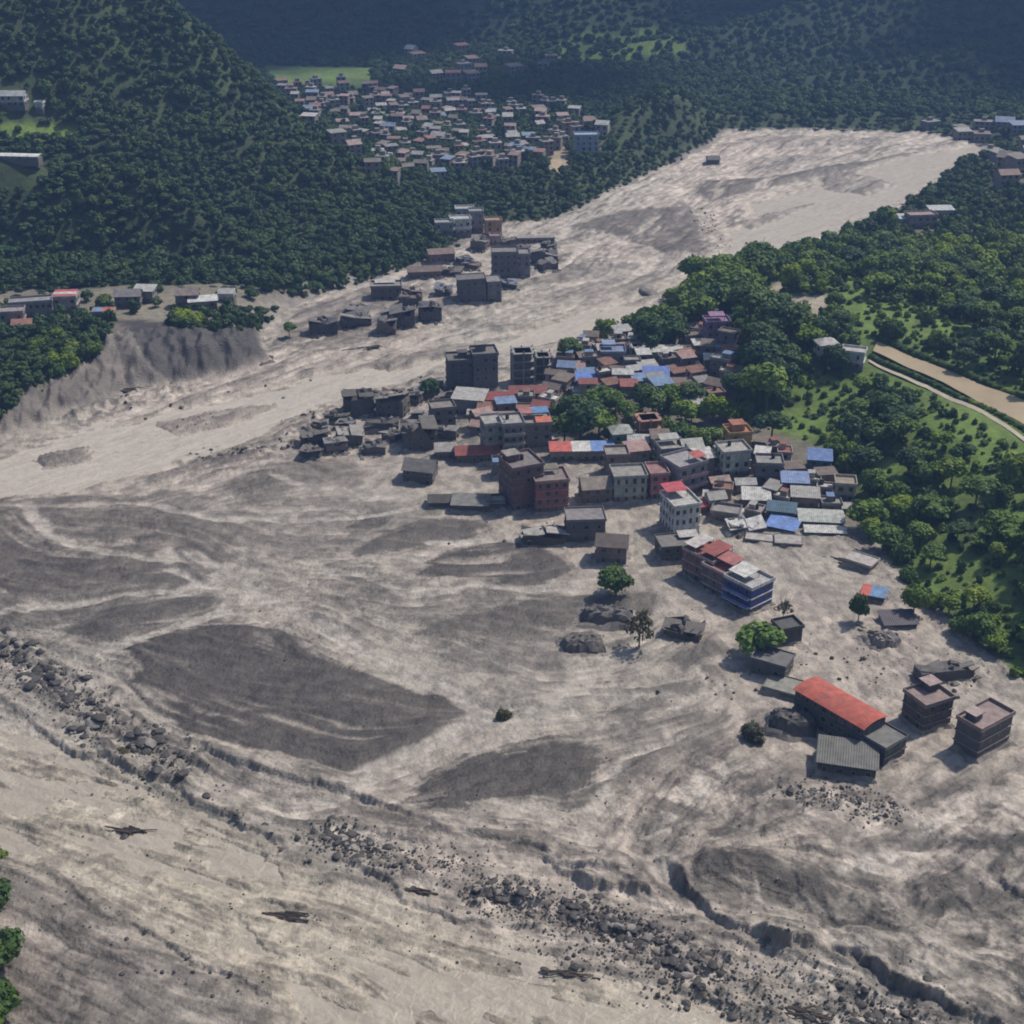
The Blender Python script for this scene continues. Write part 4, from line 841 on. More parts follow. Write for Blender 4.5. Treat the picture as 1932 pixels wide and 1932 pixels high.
B('hut with one red and one blue roof sheet by the forest', 1652, 1143, 6.2, 4.5, 1.9, -22, 'flat', (.08,.075,.07), (.2,.2,.2), nf=1, name='sheet_roofed_hut', cat='hut', win=False, parapet=0, awn=[(-3.3,-.8,-2.8,2.6,(.55,.09,.07),.4),(-.8,3.5,-2.8,2.6,(.12,.25,.46),.42)])
B('half buried muddy roof in the debris by the forest', 1676, 1233, 8, 6, 2.8, 14, 'mound', (.15,.13,.12), (.25,.22,.21), nf=1, name='buried_house', win=False, tilt=5)
B('dark flat tarpaulin shed under trees at the forest edge', 1698, 1192, 8.5, 5.5, 1.8, 4, 'shed', (.06,.055,.06), (.115,.10,.12), nf=1, name='tarpaulin_shed', cat='shed', win=False)
# --- right cluster
B('three storey pale green house in front of orange topped house', 1384, 906, 9, 8, 8.4, 12, 'flat', (.50,.53,.47), (.40,.38,.35), nf=3, wstep=2.2, trim=(.44,.44,.41), tank=1)
B('orange topped house with yellow upper floor at the forest edge', 1392, 866, 7.5, 7, 7.8, 10, 'flat', (.42,.27,.10), (.40,.15,.07), nf=3, tower=(0,1,4,2.2,(.36,.12,.07)))
B('house with bright blue roof closest to the dark forest', 1548, 900, 7, 6.5, 5.0, -10, 'shed', (.08,.16,.22), (.10,.19,.45), nf=2)
B('house under a long pale blue roof above the white vaulted shed', 1500, 944, 7.8, 6, 5.4, -6, 'shed', (.24,.17,.17), (.19,.27,.50), nf=2)
B('large shed with pale vaulted roof at the forest foot', 1552, 1003, 13, 8, 2.6, -6, 'barrel', (.19,.20,.19), (.46,.48,.44), nf=1, name='vaulted_shed', cat='shed')
B('bright blue sheet roof lying low over the mud', 1482, 1014, 8.5, 6, 1.8, -26, 'shed', (.06,.09,.12), (.12,.25,.60), nf=1, name='blue_roofed_shed', cat='shed', win=False)
B('teal roofed house wedged behind the bright blue sheet roof', 1476, 990, 8, 5, 3.6, -14, 'shed', (.10,.13,.14), (.06,.13,.20), nf=1, win=False)
B('long white sheet roof below the vaulted shed', 1558, 1016, 11.5, 3, 1.5, -4, 'shed', (.12,.12,.12), (.60,.59,.57), nf=1, name='white_roofed_shed', cat='shed', win=False)
B('wrecked house with white broken roof left of blue sheet roof', 1408, 1012, 10, 6.5, 3.0, 8, 'ruin', (.14,.13,.125), (.58,.57,.56), name='wrecked_house', cat='ruin', win=False)
B('pale muddy flat roof sunk in mud below blue sheet roof', 1490, 1039, 7.5, 5.5, 1.6, -8, 'flat', (.13,.12,.12), (.40,.37,.35), nf=1, name='buried_house', win=False, parapet=.15)
B('long pale slab roof sunk in mud, left of the muddy flat roof', 1440, 1031, 9, 4, 1.0, -14, 'flat', (.14,.13,.12), (.42,.39,.37), nf=1, name='buried_house', win=False, parapet=.12)
B('white sheet roofed house above the wrecked white roof', 1428, 968, 8, 6.5, 4.2, -6, 'shed', (.18,.17,.16), (.55,.54,.52), nf=1)
B('brown house with cream side wall beside the forest', 1606-10, 950, 6, 6, 5.6, -8, 'flat', (.40,.35,.27), (.30,.25,.21), nf=2)
B('grey house with dark upper floor, centre of the right cluster', 1452, 918, 8, 7, 6.5, -4, 'flat', (.19,.185,.185), (.28,.27,.26), nf=2, tank=1)
B('house with pale tin roof and red wall near the forest', 1520, 968, 8, 5.5, 4.6, -8, 'shed', (.26,.17,.15), (.38,.37,.35), nf=1)
B('white gabled house at the edge of the mud street', 1350, 972, 5, 5, 5.0, 14, 'gable', (.48,.47,.44), (.36,.34,.32), nf=2)
B('low grey house in front of the white gabled house', 1372, 994, 8, 6, 3.2, -18, 'flat', (.17,.155,.15), (.27,.25,.24), nf=1)
# --- wrecks on the far bank of the river
B('dark grey four storey block tilted on the far mud bank', 890, 577, 12, 10, 10.5, 6, 'flat', (.115,.112,.12), (.17,.16,.16), nf=3, name='stranded_block', cat='building', win='front', tilt=-3, parapet=.4)
B('narrow grey block leaning against the tilted dark block', 930, 575, 6, 9, 9.5, 10, 'flat', (.17,.17,.175), (.25,.24,.24), nf=3, name='stranded_block', cat='building', parapet=.4)
B('square brown grey block standing on the far bank, tallest of them', 952, 531, 11.5, 9, 12.5, 4, 'flat', (.165,.15,.15), (.22,.21,.20), nf=4, name='stranded_block', cat='building', win='front')
B('pale grey block right behind the tallest far bank block', 985, 528, 6.5, 9, 11.0, 6, 'flat', (.22,.21,.22), (.28,.26,.26), nf=4, name='stranded_block', cat='building')
B('ruined dark house right of the tall far bank blocks', 1026, 502, 13, 8, 6.5, 4, 'ruin', (.13,.12,.125), (.22,.20,.20), name='ruined_house', cat='ruin')
B('black boxy wreck nearest the dark earth scar', 608, 637, 11, 8, 6.2, 8, 'ruin', (.06,.062,.072), (.13,.125,.13), name='ruined_house', cat='ruin')
B('mud covered wreck with tilted slab beside the black boxy wreck', 668, 624, 12, 8, 5.5, 14, 'ruin', (.14,.13,.13), (.27,.25,.24), name='ruined_house', cat='ruin', tilt=5)
B('dark ruined tower like house, left of two on the river edge', 760, 624, 9.5, 8, 9.0, 6, 'ruin', (.095,.095,.105), (.16,.15,.15), name='ruined_house', cat='ruin', nf=3)
B('dark ruined house with white sheet, right of two on the river edge', 811, 612, 9.5, 8, 8.0, 6, 'ruin', (.085,.085,.09), (.15,.14,.14), name='ruined_house', cat='ruin', nf=3)
B('brown house with white roof edge under the forest on the far bank', 728, 571, 13, 8, 6.2, 4, 'flat', (.15,.125,.12), (.28,.26,.25), nf=2, awn=[(-5,4,1,4,(.50,.49,.48),.8)])
B('long brown low house at the forest foot on the far bank', 800, 531, 15, 6, 4.2, 8, 'gable', (.15,.115,.10), (.20,.15,.13), nf=1)
B('reddish brown low building further up the forest foot', 832, 500, 12, 6, 4.6, 12, 'shed', (.19,.13,.12), (.24,.17,.15), nf=1)
B('white modern villa at the forest corner', 868, 447, 10, 8, 7.5, 10, 'flat', W_WHITE, (.50,.50,.48), nf=2, balc=1, name='white_villa')
B('white cube house behind the modern villa', 876, 424, 9, 7, 7.0, 4, 'flat', (.50,.50,.49), (.46,.46,.44), nf=2, name='white_villa')
B('grey house left of the white villa', 838, 446, 9, 7, 5.5, 6, 'flat', (.30,.31,.30), (.36,.36,.34), nf=2)
B('grey tall house right of the white villa', 898, 440, 7, 7, 10.0, 6, 'flat', (.27,.26,.27), (.32,.31,.31), nf=3)
B('orange ochre house on the far bank beside dark trees', 930, 450, 8, 7, 8.0, 8, 'flat', (.42,.26,.14), (.34,.27,.22), nf=3)
B('pink narrow house in front of the orange ochre house', 934, 466, 5, 5, 4.5, 4, 'flat', (.44,.30,.29), (.38,.30,.28), nf=1)
B('long grey boundary wall building at the far bank', 1008, 462, 20, 4, 3.0, 4, 'flat', (.27,.25,.24), (.32,.30,.29), nf=1, name='long_low_building', cat='building', parapet=0)
B('small hut at the tip of a gravel bar in the river', 1346, 313, 7, 6, 3.5, 4, 'gable', (.10,.095,.09), (.13,.12,.12), nf=1, name='stranded_hut', cat='hut', win=False)
# --- left terrace village
B('grey two storey house on the left terrace, leftmost', 20, 622, 9, 7, 6, 10, 'flat', (.25,.22,.22), (.32,.28,.28), nf=2)
B('long grey house row on the left terrace', 55, 604, 16, 7, 6.2, 14, 'flat', (.20,.20,.215), (.30,.30,.30), nf=2, wstep=2.2)
B('house with red and white striped roof on the left terrace', 122, 590, 9, 7, 5.6, 6, 'flat', (.34,.30,.29), (.4,.3,.3), nf=2, awn=[(-4.6,4.6,-3.6,-1.2,(.48,.08,.09),.6),(-4.6,4.6,-1.1,1.2,R_WHT,.8),(-4.6,4.6,1.3,3.8,(.48,.08,.09),1.0)])
B('hut with blue and red roof at the end of the terrace road', 194, 607, 8, 5, 3, 4, 'flat', (.30,.24,.20), (.3,.3,.3), nf=1, awn=[(-4,-.5,-3,2.8,(.16,.28,.50),.4),(-.5,4,-3,2.8,(.50,.12,.09),.42)], name='small_hut', cat='hut')
B('dark house under the left hill above the terrace road', 240, 582, 10, 7, 5, 4, 'gable', (.15,.14,.145), (.22,.21,.22), nf=2)
B('pale tin roofed house right of the dark terrace house', 272, 572, 8, 6, 5, -4, 'shed', (.22,.21,.20), (.44,.44,.43), nf=2)
B('brown house cluster front on the terrace by tall trees', 352, 582, 9, 7, 5.5, 6, 'gable', (.20,.16,.14), (.25,.20,.18), nf=2)
B('house with long white roof at the terrace edge', 380, 586, 11, 5, 3.2, 14, 'shed', (.30,.28,.26), (.62,.62,.60), nf=1)
B('white gabled cottage right end of the terrace', 428, 572, 6, 5, 4, 0, 'gable', (.52,.52,.48), (.45,.45,.43), nf=1)
B('small yellow house low on the left terrace edge', 40, 630, 7, 5, 3.6, 10, 'gable', (.36,.28,.13), (.34,.16,.12), nf=1)
B('white farmhouse on the upper hillside shelf', 26, 212, 12, 7, 5.5, 0, 'gable', (.46,.46,.45), (.40,.42,.43), nf=2, name='farmhouse')
B('tiny white hut right of the hillside farmhouse', 75, 216, 4, 4, 4, 0, 'flat', (.50,.50,.50), (.45,.45,.45), nf=1, name='small_hut', cat='hut')
B('long white roofed greenhouse on the lower hillside shelf', 25, 312, 24, 5, 2.4, -6, 'barrel', (.50,.52,.50), (.66,.68,.66), nf=1, name='greenhouse', cat='greenhouse', win=False)
B('pale blue roofed tall house beside the yellow earth slip', 1106, 296, 14, 9, 12, 4, 'flat', (.34,.36,.40), (.30,.42,.60), nf=4, win='front')
B('pink roofed house beside the forest on the right far bank', 1740, 432, 14, 8, 6, 8, 'flat', (.30,.24,.22), (.36,.27,.26), nf=2)
B('white house in trees left of the pink roofed bank house', 1712, 428, 8, 6, 4, 0, 'shed', (.4,.4,.4), (.55,.58,.56), nf=1)
B('house with white roof above the pink roofed bank house', 1776, 412, 12, 6, 4, 4, 'shed', (.3,.3,.3), (.56,.58,.57), nf=1)
B('white plastered house hidden in trees below the canal', 1560, 690, 7, 6, 7, 10, 'hip', (.55,.54,.52), (.48,.46,.44), nf=2)
B('white house with mud yard beside the canal road', 1612, 704, 8, 6, 6, -20, 'flat', (.50,.49,.48), (.44,.42,.40), nf=2)
B('purple painted house top above the dark trees', 1352, 652, 9, 7, 9, 6, 'flat', (.27,.17,.30), (.30,.18,.32), nf=3, awn=[(-3,3,-1,3,(.32,.18,.34),2.2)])
B('long white roofed warehouse behind the town trees', 1262, 684, 17, 5, 4, 3, 'shed', (.34,.33,.31), (.58,.57,.54), nf=1, name='warehouse', cat='warehouse')
B('bare concrete house at the left end of the white warehouse', 1202, 690, 6, 6, 7, 3, 'skeleton', (.2,.2,.2), (.2,.2,.2), nf=2, trim=(.36,.35,.33), name='concrete_frame_house')
B('house with bright blue roof in the middle of the old town', 1238, 734, 9, 7, 5, -4, 'shed', (.24,.18,.16), (.10,.19,.55), nf=2)
B('small house with bright blue roof left of the town trees', 1106, 742, 7, 5.5, 5, 2, 'shed', (.22,.17,.15), (.10,.21,.58), nf=2)
B('house with blue tarpaulin and stepped roofs below round tree', 1156, 700, 9, 8, 7, 0, 'flat', (.20,.20,.26), (.20,.26,.42), nf=2, awn=[(-4,1,0,4,(.22,.30,.48),2.2)])
B('row house with long dark red roof left of old town', 940, 782, 10, 6, 5.5, 2, 'gable', (.20,.15,.14), R_MAR, nf=2)
B('second long dark red roofed row house in old town', 996, 770, 13, 6, 5.5, 2, 'gable', (.22,.16,.15), (.27,.08,.075), nf=2)

# --- the packed old town: one house per plot, kept apart from the ones above
ORD = ['first','second','third','fourth','fifth','sixth','seventh','eighth','ninth','tenth','eleventh','twelfth','thirteenth','fourteenth','fifteenth','sixteenth','seventeenth','eighteenth','nineteenth','twentieth']
def ordw(k): return ORD[k] if k < 20 else '%d%s' % (k+1, {1:'st',2:'nd',3:'rd'}.get((k+1) % 10, 'th') if (k+1) % 100 not in (11,12,13) else 'th')
def clear(x, y, r): return all((x-a)**2+(y-b)**2 > (0.76*(r+c))**2 for a, b, c in FOOT)
PAL = [('rust roofed', (.24,.12,.085), 5), ('dark red roofed', (.30,.09,.075), 3), ('grey roofed', (.28,.27,.26), 7), ('pale tin roofed', (.44,.43,.42), 4), ('brown roofed', (.19,.15,.125), 5), ('pink roofed', (.42,.27,.25), 3), ('blue roofed', (.17,.27,.46), 1.4), ('white roofed', (.58,.57,.55), 2.5)]
WALLS = [(.23,.20,.18),(.28,.22,.19),(.20,.19,.19),(.34,.31,.28),(.24,.16,.14),(.18,.165,.15),(.38,.30,.27)]
def pack(poly, n, size, hts, where, group, rnd, name='house', far=False, tries=4000, ruin=False):
    P = np.array(poly, float); got = []
    for _ in range(tries):
        if len(got) >= n: break
        u = rnd.uniform(P[:,0].min(), P[:,0].max()); v = rnd.uniform(P[:,1].min(), P[:,1].max())
        if not inside(P, np.array([u]), np.array([v]))[0]: continue
        x, y, z = hit(u, v); W = rnd.uniform(*size); D = rnd.uniform(size[0]*.85, size[1]*.8)
        if not clear(x, y, .55*math.hypot(W, D)): continue
        z = H1(x, y)
        k = rnd.choices(range(len(PAL)), [p[2] for p in PAL])[0]
        FOOT.append((x, y, .55*math.hypot(W, D))); FOOT_tmp = FOOT.pop()
        got.append((u, v, x, y, z, W, D, k, rnd.uniform(*hts), rnd.choice((0, 4, 10, 18, -8, -16, 28, -30))+rnd.uniform(-4, 4), rnd.choice(WALLS), rnd.random())); FOOT.append(FOOT_tmp)
    bands = {}
    vs = sorted(g[1] for g in got); nb = 3 if len(got) > 30 else (2 if len(got) > 14 else 1)
    cuts = [vs[int(len(vs)*q/nb)] for q in range(1, nb)] if got else []
    names = {1: [''], 2: ['back half', 'front half'], 3: ['back rows', 'middle rows', 'front rows']}[nb]
    for g in got:
        bi = sum(g[1] >= c for c in cuts); bands.setdefault((bi, g[7]), []).append(g)
    for (bi, k), L in bands.items():
        L.sort(key=lambda g: g[0])
        for q, g in enumerate(L):
            pos = 'only' if len(L) == 1 else ordw(q)+' from left'
            lab = '%s %s, %s, %s %s' % (PAL[k][0], 'wreck' if ruin else 'house', pos, names[bi]+' of' if names[bi] else 'in', where)
            u, v, x, y, z, W, D, _, h_, ro, wc, rr = g; c = PAL[k][1]
            st = 'flat' if (k == 2 and rr < .8) or rr < .3 else ('gable' if rr < .6 else 'shed')
            FOOT.append((x, y, .55*math.hypot(W, D)))
            if far: far_house(lab, x, y, z, W, D, h_, ro, st, tuple(q*.8+.09 for q in wc), tuple(q*.72+.085 for q in c), group)
            elif ruin: FOOT.pop(); building(lab, u, v, W, D, h_, ro, 'ruin', tuple(q*.55 for q in wc), tuple(q*.25+.11 for q in c), group=group, loc=(x, y, z), name='wrecked_house', cat='ruin', tilt=(rr-.5)*10)
            else: FOOT.pop(); building(lab, u, v, W, D, h_, ro, st, wc, c, group=group, loc=(x, y, z), wsize=(1.3,1.4), wstep=3.0, mud=.6, band=h_ > 5, parapet=.6, tank=1 if rr < .12 else 0)
def far_house(lab, x, y, z, W, D, h_, ro, st, wc, rc, group):
    root = empty('far_house', (x, y, z), math.radians(ro)); tag(root, lab, 'house', group)
    wm = wallm(wc); rm = roofm(rc); hw, hd = W/2, D/2; b = MB(); b.box(-hw, hw, -hd, hd, -3, h_, wm)
    q = MB()
    if st == 'gable':
        for sg in (-1, 1):
            T = [(sg*hw,-hd,h_-.02),(sg*hw,hd,h_-.02),(sg*hw,0,h_+D*.27-.15)]; b.hexa(T, [(p[0]-sg*.2, p[1], p[2]) for p in T], wm)
        gable(q, W, D, h_, D*.27, rm)
    elif st == 'shed': q.hexa([(-hw-.4,-hd-.5,h_+.1),(hw+.4,-hd-.5,h_+.1),(hw+.4,hd+.4,h_+D*.14),(-hw-.4,hd+.4,h_+D*.14)], [(-hw-.4,-hd-.5,h_+.25),(hw+.4,-hd-.5,h_+.25),(hw+.4,hd+.4,h_+D*.14+.15),(-hw-.4,hd+.4,h_+D*.14+.15)], rm)
    else:
        q.box(-hw-.3, hw+.3, -hd-.3, hd+.3, h_+.003, h_+.3, rm); q.box(-1.5, 1.5, 0, 2.6, h_+.3, h_+2.4, wm)
    obj('wall', b.mesh('wall'), root); obj('roof', q.mesh('roof'), root)
    wmsh, pm = window_mesh(1.5, 1.6, M_FRAME); n = max(2, int(W/3)); nf = max(1, round(h_/3))
    for k in range(nf):
        for i in range(n):
            wo = obj('window', wmsh, root, ((i+.5)/n*W-hw, -hd-.004, k*h_/nf+.8)); obj('pane', pm, wo)
rn = random.Random(21)
pack([(1040,700),(1120,655),(1290,655),(1372,665),(1376,760),(1330,790),(1240,760),(1160,750),(1050,752)], 78, (4.6, 7.4), (4.2, 7.5), 'the old town', 'packed old town houses', rn)
pack([(890,800),(960,756),(1046,756),(1040,800),(980,800),(900,830)], 14, (4.6, 7), (4.5, 7.5), 'the town quarter by charcoal blocks', 'houses by the charcoal blocks', rn)
pack([(1290,640),(1375,648),(1385,720),(1330,700)], 12, (5, 7.5), (5, 9), 'the corner below the purple house', 'houses below the purple house', rn)
pack([(1345,860),(1420,850),(1530,890),(1580,930),(1570,990),(1420,1000),(1350,950)], 34, (4, 6.2), (2.8, 5.5), 'the cluster by the vaulted shed', 'houses by the vaulted shed', rn)
pack([(1140,850),(1250,850),(1330,880),(1330,900),(1180,880)], 5, (5.5, 8), (5, 7.5), 'the lane behind grey green row', 'houses behind the grey green row', rn)
pack([(540,850),(620,800),(760,745),(850,735),(870,830),(760,870),(680,850),(600,870)], 16, (5, 8), (2.5, 5.5), 'the wrecked river front', 'small wrecks on the river front', rn, ruin=True)
pack([(560,648),(700,572),(860,490),(960,440),(1060,440),(1075,490),(960,560),(830,625),(640,650)], 16, (6, 10), (3, 6.5), 'the far mud bank', 'small wrecks on the far mud bank', rn, ruin=True)
pack(Z_FARTOWN, 190, (5, 8.6), (4.5, 8.5), 'the far town', 'houses of the far town', rn, far=True, tries=14000)
pack([(1150,100),(740,100),(700,150),(760,160),(1010,150)], 14, (8, 12), (5, 7), 'the blue hillside hamlet', 'houses of the hillside hamlet', rn, far=True)
pack([(1860,292),(1932,285),(1980,285),(1980,362),(1890,352)], 10, (8, 13), (4, 8), 'the right far bank village', 'houses on the right far bank', rn, far=True)
pack([(1740,240),(1900,236),(1932,255),(1850,275),(1780,258)], 7, (8, 13), (4, 7), 'the hamlet at river bend', 'houses at the river bend', rn, far=True)

# ================================================================== TREES
def crown_mesh(name, seed, lobes, cards, csize, mat, flatten=0.85, core=0.80, sparse=False):
    """unit crown: lumpy core of lobes with leaf clumps standing off it"""
    r = np.random.default_rng(seed); L = []
    for k in range(lobes):
        if k == 0: L.append((0, 0, 0, .62)); continue
        th = r.uniform(0, 2*np.pi); ph = np.arccos(r.uniform(-.35, .95)); d = r.uniform(.38, .62)
        L.append((d*np.sin(ph)*np.cos(th), d*np.sin(ph)*np.sin(th), d*np.cos(ph), r.uniform(.26, .46)))
    V = []; F = []
    if not sparse:
        for (x, y, z, R) in L:     # core: small lumpy ball per lobe
            n0 = len(V); nu, nv = 7, 5
            for j in range(nv+1):
                for i in range(nu):
                    a = 2*np.pi*(i+.5*(j % 2))/nu; p = np.pi*j/nv; q = R*core*r.uniform(.85, 1.12)
                    V.append((x+q*np.sin(p)*np.cos(a), y+q*np.sin(p)*np.sin(a), z+q*np.cos(p)))
            for j in range(nv):
                for i in range(nu): F.append((n0+j*nu+i, n0+(j+1)*nu+i, n0+(j+1)*nu+(i+1) % nu, n0+j*nu+(i+1) % nu))
    tot = sum(q[3]**2 for q in L)
    for (x, y, z, R) in L:
        for _ in range(max(4, int(cards*R*R/tot))):
            d = r.normal(size=3); d /= np.linalg.norm(d)
            if d[2] < -.55: continue
            q = R*r.uniform(.80, 1.12); c = np.array((x, y, z))+d*q
            nrm = d+r.normal(size=3)*.45+np.array((0, 0, .25)); nrm /= np.linalg.norm(nrm)
            t = np.cross(nrm, r.normal(size=3)); t /= np.linalg.norm(t)+1e-9; b_ = np.cross(nrm, t)
            s = csize*r.uniform(.6, 1.3); n0 = len(V)
            for (p, q_) in ((-1,-.35),(-.2,-.8),(.9,-.3),(.7,.5),(-.3,.8)): V.append(tuple(c+t*p*s*r.uniform(.8, 1.1)+b_*q_*s*r.uniform(.8, 1.1)+nrm*s*.12*r.uniform(-1, 1)))
            F.append(tuple(range(n0, n0+5)))
    V = [(x, y, z*flatten) for x, y, z in V]
    me = bpy.data.meshes.new(name); me.from_pydata(V, [], F); me.materials.append(mat); me.update(); return me
def trunk_mesh(seed, bare=False):
    r = random.Random(seed); b = MB(); p = Vector((0, 0, -.6)); rad = .055
    q = Vector((r.uniform(-.04,.04), r.uniform(-.04,.04), .55)); b.tube(p, q, rad*1.2, rad*.8, M_BARK, 7)
    for k in range(5 if not bare else 9):
        a = r.uniform(0, 6.28); e = q+Vector((math.cos(a)*r.uniform(.25,.5), math.sin(a)*r.uniform(.25,.5), r.uniform(.25,.6)))
        s0 = q*r.uniform(.7, 1.0) if k else q
        b.tube(s0, e, rad*.55, rad*.2, M_BARK, 5)
        if bare:
            for j in range(2): b.tube(s0.lerp(e, .6), e+Vector((r.uniform(-.25,.25), r.uniform(-.25,.25), r.uniform(.1,.4))), rad*.3, rad*.1, M_BARK, 4)
    return b.mesh('trunk')
TRUNKS = [trunk_mesh(k) for k in range(4)]; BARE = trunk_mesh(9, True)
CROWNS = {}
for key, mt, n in (('forest', M_LEAF, 5), ('bright', M_LEAF_L, 2), ('dark', M_LEAF_D, 2), ('muddy', M_LEAF_M, 2)):
    CROWNS[key] = [crown_mesh('crown', 100+k+hash(key) % 7*0, 9+k % 3*2, 950, .105, mt, .80+.08*(k % 3)) for k in range(n)]
SPARSE = crown_mesh('crown', 77, 8, 420, .10, M_LEAF_M, 1.1, sparse=True)
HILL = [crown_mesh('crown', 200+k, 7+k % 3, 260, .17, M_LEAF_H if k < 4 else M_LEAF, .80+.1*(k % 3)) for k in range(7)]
def tree(label, x, y, z, R, Ht, kind='forest', var=0, group=None, name='broadleaf_tree', rnd=random, trunk=True, crown=None, sq=1.0):
    root = empty(name, (x, y, z), rnd.uniform(0, 6.28)); tag(root, label, 'tree', group)
    cz = max(Ht-R*.72*sq, R*.4)
    t = obj('trunk', TRUNKS[var % 4] if trunk is True else trunk, root, (0,0,0), 0, (R*.9, R*.9, cz/.7 if cz > 1 else 1.4))
    me = crown or CROWNS[kind][var % len(CROWNS[kind])]
    obj('crown', me, root, (0,0,cz), 0, (R*rnd.uniform(.92,1.1), R*rnd.uniform(.92,1.1), R*rnd.uniform(.9,1.05)*sq))
    return root
rt = random.Random(5)
def T(label, u, v, R, Ht, kind='forest', var=0, **k):
    x, y, z = hit(u, v); FOOT.append((x, y, R*.5)); return tree(label, x, y, max(z, .2), R, Ht, kind, var, rnd=rt, **k)
T('round dark green tree standing in mud before the brown ridged house', 1162, 1128, 5.6, 10, 'dark', 0, sq=1.2)
T('thin half dead muddy tree between the buried roofs', 1205, 1225, 4.6, 10.5, 'muddy', 0, crown=SPARSE, name='dying_tree', sq=1.35)
T('bright green spreading tree below the blue painted house', 1426, 1244, 6.8, 11.5, 'bright', 0, sq=1.05)
T('small dark pointed tree beside the red and blue hut', 1618, 1178, 3.0, 8.8, 'dark', 1, name='pointed_tree', sq=1.75)
T('leafy tree over the dark tarpaulin shed', 1722, 1162, 4.6, 9.5, 'forest', 2, sq=1.25)
T('bare leafless tree right of the bright green tree', 1476, 1178, 2.6, 6.5, 'muddy', 1, crown=SPARSE, trunk=BARE, name='bare_tree')
T('round green tree by the river at the left of old town', 1078, 688, 6.8, 11.5, 'dark', 0)
T('airy tree on the river bank right of the round tree', 1142, 648, 6.2, 10, 'forest', 1)
T('large dark tree left of a pair above the warehouse', 1222, 668, 8.5, 15, 'dark', 1)
T('large dark tree right of a pair above the warehouse', 1262, 662, 8.5, 15, 'dark', 0)
T('tree behind the school, leftmost of the town grove', 1064, 836, 7.2, 12, 'forest', 0, group='grove behind the school')
T('tree behind the school, middle of the town grove', 1096, 836, 7.8, 13.5, 'dark', 1, group='grove behind the school')
T('tree behind the school, rightmost of the town grove', 1130, 828, 7.0, 12, 'forest', 3, group='grove behind the school')
T('tree at the back of the town grove under old town roofs', 1086, 800, 6.8, 12, 'dark', 0, group='grove behind the school')
T('small tree between brown wreck and charcoal block', 812, 752, 4.6, 7.5, 'dark', 1)
T('dark tree in the middle of old town behind brick house', 1230, 792, 7.5, 13, 'dark', 0)
for k, (u, v, rad_, kd) in enumerate([(1185,806,5.5,'forest'),(1210,768,5,'dark'),(1160,782,5,'forest'),(1252,826,4.6,'forest'),(1292,806,6,'bright'),(1312,850,4.6,'bright'),(1178,868,3.6,'forest'),(1262,858,3.6,'dark'),(1120,800,5.5,'dark'),(1048,800,4.5,'forest'),(1306,770,6,'dark'),(1345,800,6,'forest')]):
    T('%s in the town gardens, %s from left of those trees' % ({'forest':'green tree','dark':'dark tree','bright':'yellow green tree'}[kd], ordw(sorted([1185,1210,1160,1252,1292,1312,1178,1262,1120,1048,1306,1345]).index(u))), u, v, rad_, rad_*1.75, kd, k, group='trees of the town gardens')
T('tree behind the bright blue roofed house in old town', 1262, 778, 5.5, 10, 'forest', 1)
T('green tree right of the brick columned house', 1282, 838, 5, 8, 'forest', 2)
T('bright green tree in the gap between lavender and pale green houses', 1330, 890, 4.6, 7, 'bright', 1)
T('yellow green bush above the right house cluster', 1340, 838, 5, 6.5, 'bright', 0)
T('small tree left of sea green house', 1150, 842, 3.4, 6.5, 'forest', 0)
T('mud splashed bush left of the buried roof mound', 1420, 1398, 3.6, 4.2, 'muddy', 1, name='muddied_bush')
T('little green bush caught in the rubble on the left', 228, 1428, 2.2, 2.6, 'muddy', 0, name='muddied_bush')
T('lone muddy bush where the pale channel splits', 950, 1358, 2.2, 2.6, 'muddy', 1, name='muddied_bush')
T('thin tree at the broken edge of the left bank', 547, 640, 3.2, 7, 'forest', 0)
for k, (u, v, R, h_) in enumerate([(-6,1650,3.4,7),(-4,1740,4.6,9),(-2,1840,5.2,9.5),(-4,1935,5.6,10),(-20,2030,5.5,13)]):
    T(['tree at the left edge, topmost of the near bank trees','tree at the left edge, second down on the near bank','tree at the bottom left corner of picture','near bank tree hidden beyond the left edge','near bank tree below the bottom left corner'][k], u, v, R, h_, 'forest', k, group='trees on the near left bank')

# ---- the woods
def grid_pts(x0, x1, y0, y1, s, rng):
    X, Y = np.meshgrid(np.arange(x0, x1, s), np.arange(y0, y1, s)); return X.ravel()+rng.uniform(-.45, .45, X.size)*s, Y.ravel()+rng.uniform(-.45, .45, X.size)*s
pts = []
for (x0, x1, y0, y1, s) in ((-440,-20,380,960,4.2), (-20,480,300,760,6.2), (-20,500,760,1000,6.2), (-440,-20,960,1060,8), (-560,760,1000,1320,7.5), (-700,900,1320,1640,11)):
    X, Y = grid_pts(x0, x1, y0, y1, s, RNG); Z, D = Hq(X, Y); U, V, dep = proj(X, Y, Z)
    ok = (D > 2.0) & (U > -330) & (U < 2260) & (V < 2000) & (V > -200)
    pts.append(np.stack([X, Y, Z, D, U, V, dep], -1)[ok])
pts = np.concatenate(pts); X, Y, Z, D, U, V, DEP = pts.T
dens = np.ones(len(pts)); rr = RNG.random(len(pts))
def setd(poly, val): dens[inz(poly, U, V)] = val
setd(Z_FARTOWN, 1.0); ft_ = inz(Z_FARTOWN, U, V); setd(Z_FIELD, 0.0); setd(Z_TOWN, 0.10)
for zz in Z_MEADOWS: setd(zz, .14)
setd(Z_SAND, 0); setd(Z_LVILL, .12); setd(Z_SCAR, 0); setd(Z_SLIP, 0); setd(Z_MEADOWS[-1], .7)
for zz in Z_RVILL: setd(zz, .35)
